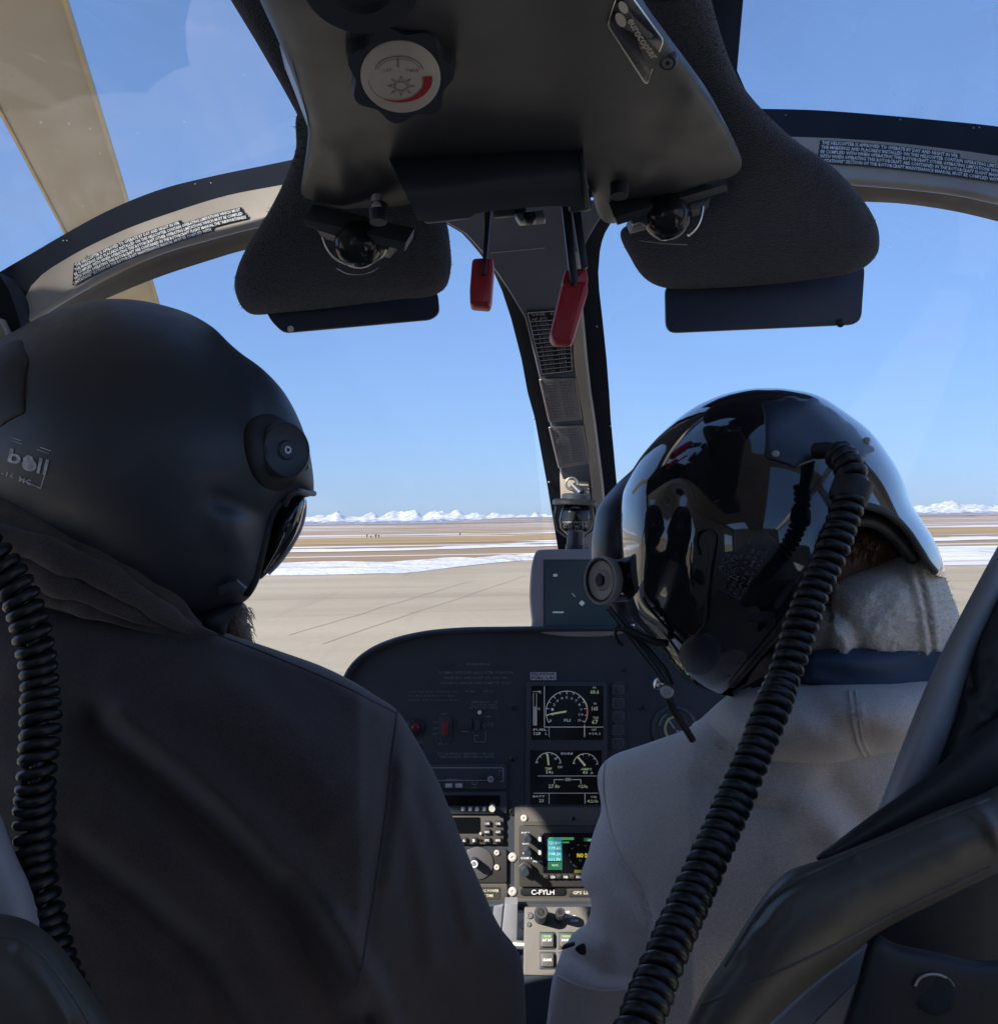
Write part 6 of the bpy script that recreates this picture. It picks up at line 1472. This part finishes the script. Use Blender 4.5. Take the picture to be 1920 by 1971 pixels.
for v in (1612, 1637): 
    mb = MB(); mb.slab(rr(1033, v - 9, 1043, v + 9, 3), FP, .014, .002, .002); mb.build('key', m_keys, nv)
    mb = MB(); mb.slab(rr(1035, v - 5, 1040, v + 4, 2), FP, .0146, 0); mb.build('key_mark', m_white, nv)
for k in range(8):
    u = 1050 + k * 12.3; mb = MB(); mb.slab(rr(u - 5.4, 1679, u + 5.4, 1687, 2), FP, .0145, .002, .0015); kq = mb.build('key', m_keys, nv)
    if k % 2:
        mb = MB(); text(mb, ('', 'CDI', '', 'OBS', '', 'MSG', '', 'FPL')[k], u - 4.4, u + 4.4, 1685.5, 4.6, .015, bold=.03); mb.build('lettering', m_white, kq, 0)
mb = MB(); text(mb, 'COM 1', 1001, 1022, 1651, 4.2, .0097, bold=.03); text(mb, 'PWR VOL', 1025, 1043, 1657, 3.4, .0097, bold=.03); text(mb, 'PUSH', 1003, 1018, 1602, 3.2, .0097, bold=.03); text(mb, 'VLOC', 1004, 1017, 1623, 3.2, .0097, bold=.03); text(mb, 'SQ', 1005, 1013, 1641, 3.2, .0097, bold=.03); mb.build('lettering', m_white, nv, 0)
for u, v, r in ((986, 1649, 8.2), (986, 1715, 8.2), (1008, 1574, 6.4)): scr(u, v, r, gp, m_cream, off=.0035)
scr(1103, 1575, 3.6, gp, m_bar, off=.0035)
mb = MB(); mb.slab(rr(1001, 1707.5, 1089, 1723, 7.5, 5), FP, .0048, .001, .0006); rg = mb.build('registration_placard', m_label, ip)
mb = MB(); mb.text('C-FYLH', [(1022, 1720), (1066, 1720)], 9.2, FP, .0056, bold=.02, res=3); mb.build('lettering', m_white, rg, 0)
mb = MB(); mb.slab(rr(1093, 1709, 1180, 1725, 1), FP, .0048, .001, .0006); gl = mb.build('placard', m_keys, ip)
mb = MB(); mb.text('GPS LIMITED', [(1101, 1719.5), (1160, 1719.5)], 6, FP, .0056, bold=.03); mb.build('lettering', M('placard_yellow_print', (.78, .72, .50), .6, bump=0), gl, 0)
# rolled lower edge
mb = MB(); a, b = FP.pt(978, 1737, -.008), FP.pt(1250, 1737, -.008); mb.lathe(a, b - a, [(.012, 0), (.013, .003), (.013, (b - a).length)], 24); mb.build('lower_roll', m_keys, ip, 40)
mb = MB(); mb.tube([FP.pt(u, v, 0) for u, v in spline([(947, 1740), (958, 1742), (968, 1738), (975, 1728)], 4, False)], .0014, 8); mb.build('wire', m_screw, ip, 60)
# small round gauge at the right
mb = MB(); c = FP.pt(1297, 1402, .001); mb.lathe(c, FP.n, [(44 * pxm(1.46), 0), (44 * pxm(1.46), .003), (38 * pxm(1.46), .005), (36 * pxm(1.46), .002)], 40); rg = mb.build('round_gauge', m_paneldk, ip, 40)
mb = MB(); mb.line(arcpts(1297, 1402, 18, 22, 110, 300, 18), 4.5, FP, .0036); mb.build('gauge_arc', M('gauge_yellow', (.50, .46, .18), .5, bump=0), rg, 0)
mb = MB(); mb.line(arcpts(1297, 1402, 30, 32, 190, 240, 10), 3, FP, .0036); mb.build('gauge_arc', M('gauge_green', (.14, .28, .14), .5, bump=0), rg, 0)
mb = MB(); text(mb, 'KNOTS', 1302, 1320, 1392, 5, .0036); text(mb, '80', 1300, 1310, 1410, 6, .0036); mb.line([(1297, 1402), (1283, 1382)], 2, FP, .004); mb.build('lettering', m_grnprint, rg, 0)

# ================================================================== MULTI-FUNCTION DISPLAY on the glareshield
md = thing('moving_map_display', 'tall dark moving map display standing on the glareshield under the compass', 'display', P(1120, 1130, 1.49))
DPp = Pl((1020, 1060, 1.50), (1230, 1060, 1.50), (1020, 1203, 1.475))
mb = MB(); mb.slab(spline([(1045, 1058), (1033, 1060), (1025, 1078), (1021, 1110), (1020, 1150), (1024, 1190), (1027, 1212), (1213, 1212), (1218, 1150), (1217, 1110), (1212, 1078), (1204, 1059), (1190, 1056), (1120, 1057)], 6), DPp, .004, .03, .004); mb.build('case', M('display_case_grey', (.30, .285, .30), .45, bump=.15), md, 30)
mb = MB(); mb.slab(rr(1045, 1078, 1196, 1207, 3), DPp, .0046, 0); mb.build('bezel', m_paneldk, md, 0)
mb = MB(); mb.slab(rr(1049, 1082, 1192, 1205, 2), DPp, .0052, 0); mb.build('screen', M('map_screen_glass', (.060, .092, .098), .12, bump=0, spec=.7), md, 0)
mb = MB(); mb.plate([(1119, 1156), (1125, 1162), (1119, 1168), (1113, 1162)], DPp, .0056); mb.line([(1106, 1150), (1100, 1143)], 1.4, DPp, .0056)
for q in ((1064, 1106, 1072, 1111), (1129, 1126, 1136, 1130), (1063, 1178, 1084, 1181), (1128, 1138, 1138, 1140)): mb.plate(rect(*q), DPp, .0056)  # reflected specks on the glass painted in as faintly glowing marks
mb.build('symbol_and_glints', M('symbol_glint_white', (.45, .50, .50), .5, bump=0, emit=.10), md, 0)
mb = MB(); mb.slab([(1070, 1200), (1170, 1200), (1180, 1222), (1060, 1222)], flat(1.50), .004, .03, .002); mb.build('stand', m_blackpl, md)

# ================================================================== PEDESTAL
pd = thing('centre_pedestal', 'pale grey centre pedestal panel with two knobs and square lighted buttons', 'control pedestal', P(1070, 1810, 1.36))
PP = Pl((1010, 1746, 1.385), (1140, 1746, 1.385), (1010, 1880, 1.335))
mb = MB(); mb.slab(rpoly([(1009, 1746), (1240, 1746), (1240, 1884), (1007, 1878)], 4), PP, .003, .02, .0015); mb.build('face_plate', M('pedestal_grey', (.155, .138, .113), .55, bump=.2, bs=1500, var=.06), pd)
mb = MB(); mb.slab([(1007, 1878), (1240, 1884), (1240, 2120), (1003, 2120)], Pl((1007, 1878, 1.335), (1200, 1878, 1.335), (1007, 2100, 1.30)), .0, .15, .0); mb.build('pedestal_body', m_blackpl, pd)
mb = MB(); mb.slab([(1012, 1752), (1240, 1752), (1240, 1890), (1012, 1890)], PP, -.021, .22, 0); mb.build('pedestal_core', m_blackpl, pd)
for u, v, r in ((1040, 1767, 12.5), (1076, 1767, 9)): knob(u, v, r, .030, m_blackpl, pd, PP, .003, 28, m_keys)
scr(1019, 1764, 6.2, pd, m_screw, PP, .003); scr(1017, 1781, 4.4, pd, m_screw, PP, .003)
mb = MB()
for t, u0, u1, v in [('OFF', 1084, 1096, 1760), ('BRIGHT', 1083, 1107, 1768), ('DIM', 1098, 1112, 1776)]: mb.text(t, [(u0, v), (u1, v)], 5, PP, .0036, bold=.03)
mb.line([(1036, 1757), (1048, 1756), (1056, 1760)], 1.4, PP, .0036); mb.build('lettering', m_white, pd, 0)
k = 0
for j, v in enumerate((1812, 1850)):
    for i, u in enumerate((1052.5, 1089, 1126)):
        mb = MB(); mb.slab(rr(u - 16, v - 17, u + 16, v + 17, 4), PP, .0045, .001, .001); fr = mb.build('button_frame', m_paneldk, pd)
        mb = MB(); mb.slab(rr(u - 12, v - 13, u + 12, v + 13, 3), PP, .0085, .001, .0012); bt_ = mb.build('button', m_panel, fr)
        mb = MB(); mb.text(('BAT EXT', 'HORN', 'GEN', 'CRANK', 'PITOT', 'LAND')[k], [(u - 9, v + 3), (u + 9, v + 3)], 5, PP, .0092, bold=.03); mb.build('lettering', m_white, fr, 0)
        if j == 0:
            mb = MB(); mb.plate(rect(u - 8, v - 9, u + 8, v - 4), PP, .0092); mb.build('green_legend', M('legend_green', (.20, .42, .16), .5, bump=0), fr, 0)
        k += 1
mb = MB(); mb.slab(rr(1128, 1756, 1160, 1796, 4), PP, .006, .001, .001); mb.build('switch_block', m_keys, pd)
# pale floor fittings seen in the gap beside the pedestal
fi = thing('pedal_bracket', 'pale grey pedal bracket and tube in the gap beside the pedestal', 'bracket', P(985, 1790, 1.4))
m_pale = M('pale_grey_fitting', (.30, .30, .32), .5, bump=.1)
mb = MB(); mb.slab([(972, 1738), (996, 1738), (994, 1850), (962, 1850)], flat(1.40), .004, .02, .002); mb.build('bracket', m_pale, fi)
mb = MB(); mb.slab([(950, 1745), (968, 1742), (958, 1850), (944, 1830)], flat(1.42), .004, .02, .002); mb.build('bracket_flange', M('mid_grey_fitting', (.26, .26, .28), .5, bump=.1), fi)
mb = MB(); mb.tube([P(978, 1818, 1.385), P(1015, 1820, 1.375)], .006, 12); mb.build('tube', m_screw, fi, 60)
mb = MB(); mb.tube([P(992, 1753, 1.46), P(1010, 1753, 1.44)], .003, 10); mb.ball(P(1008, 1780, 1.42), .007, 14); mb.build('cable_end', m_white, fi, 60)

# ------------------------------------------------------------------ tidy
for o in bpy.data.objects:
    if '_o' in o: del o['_o']
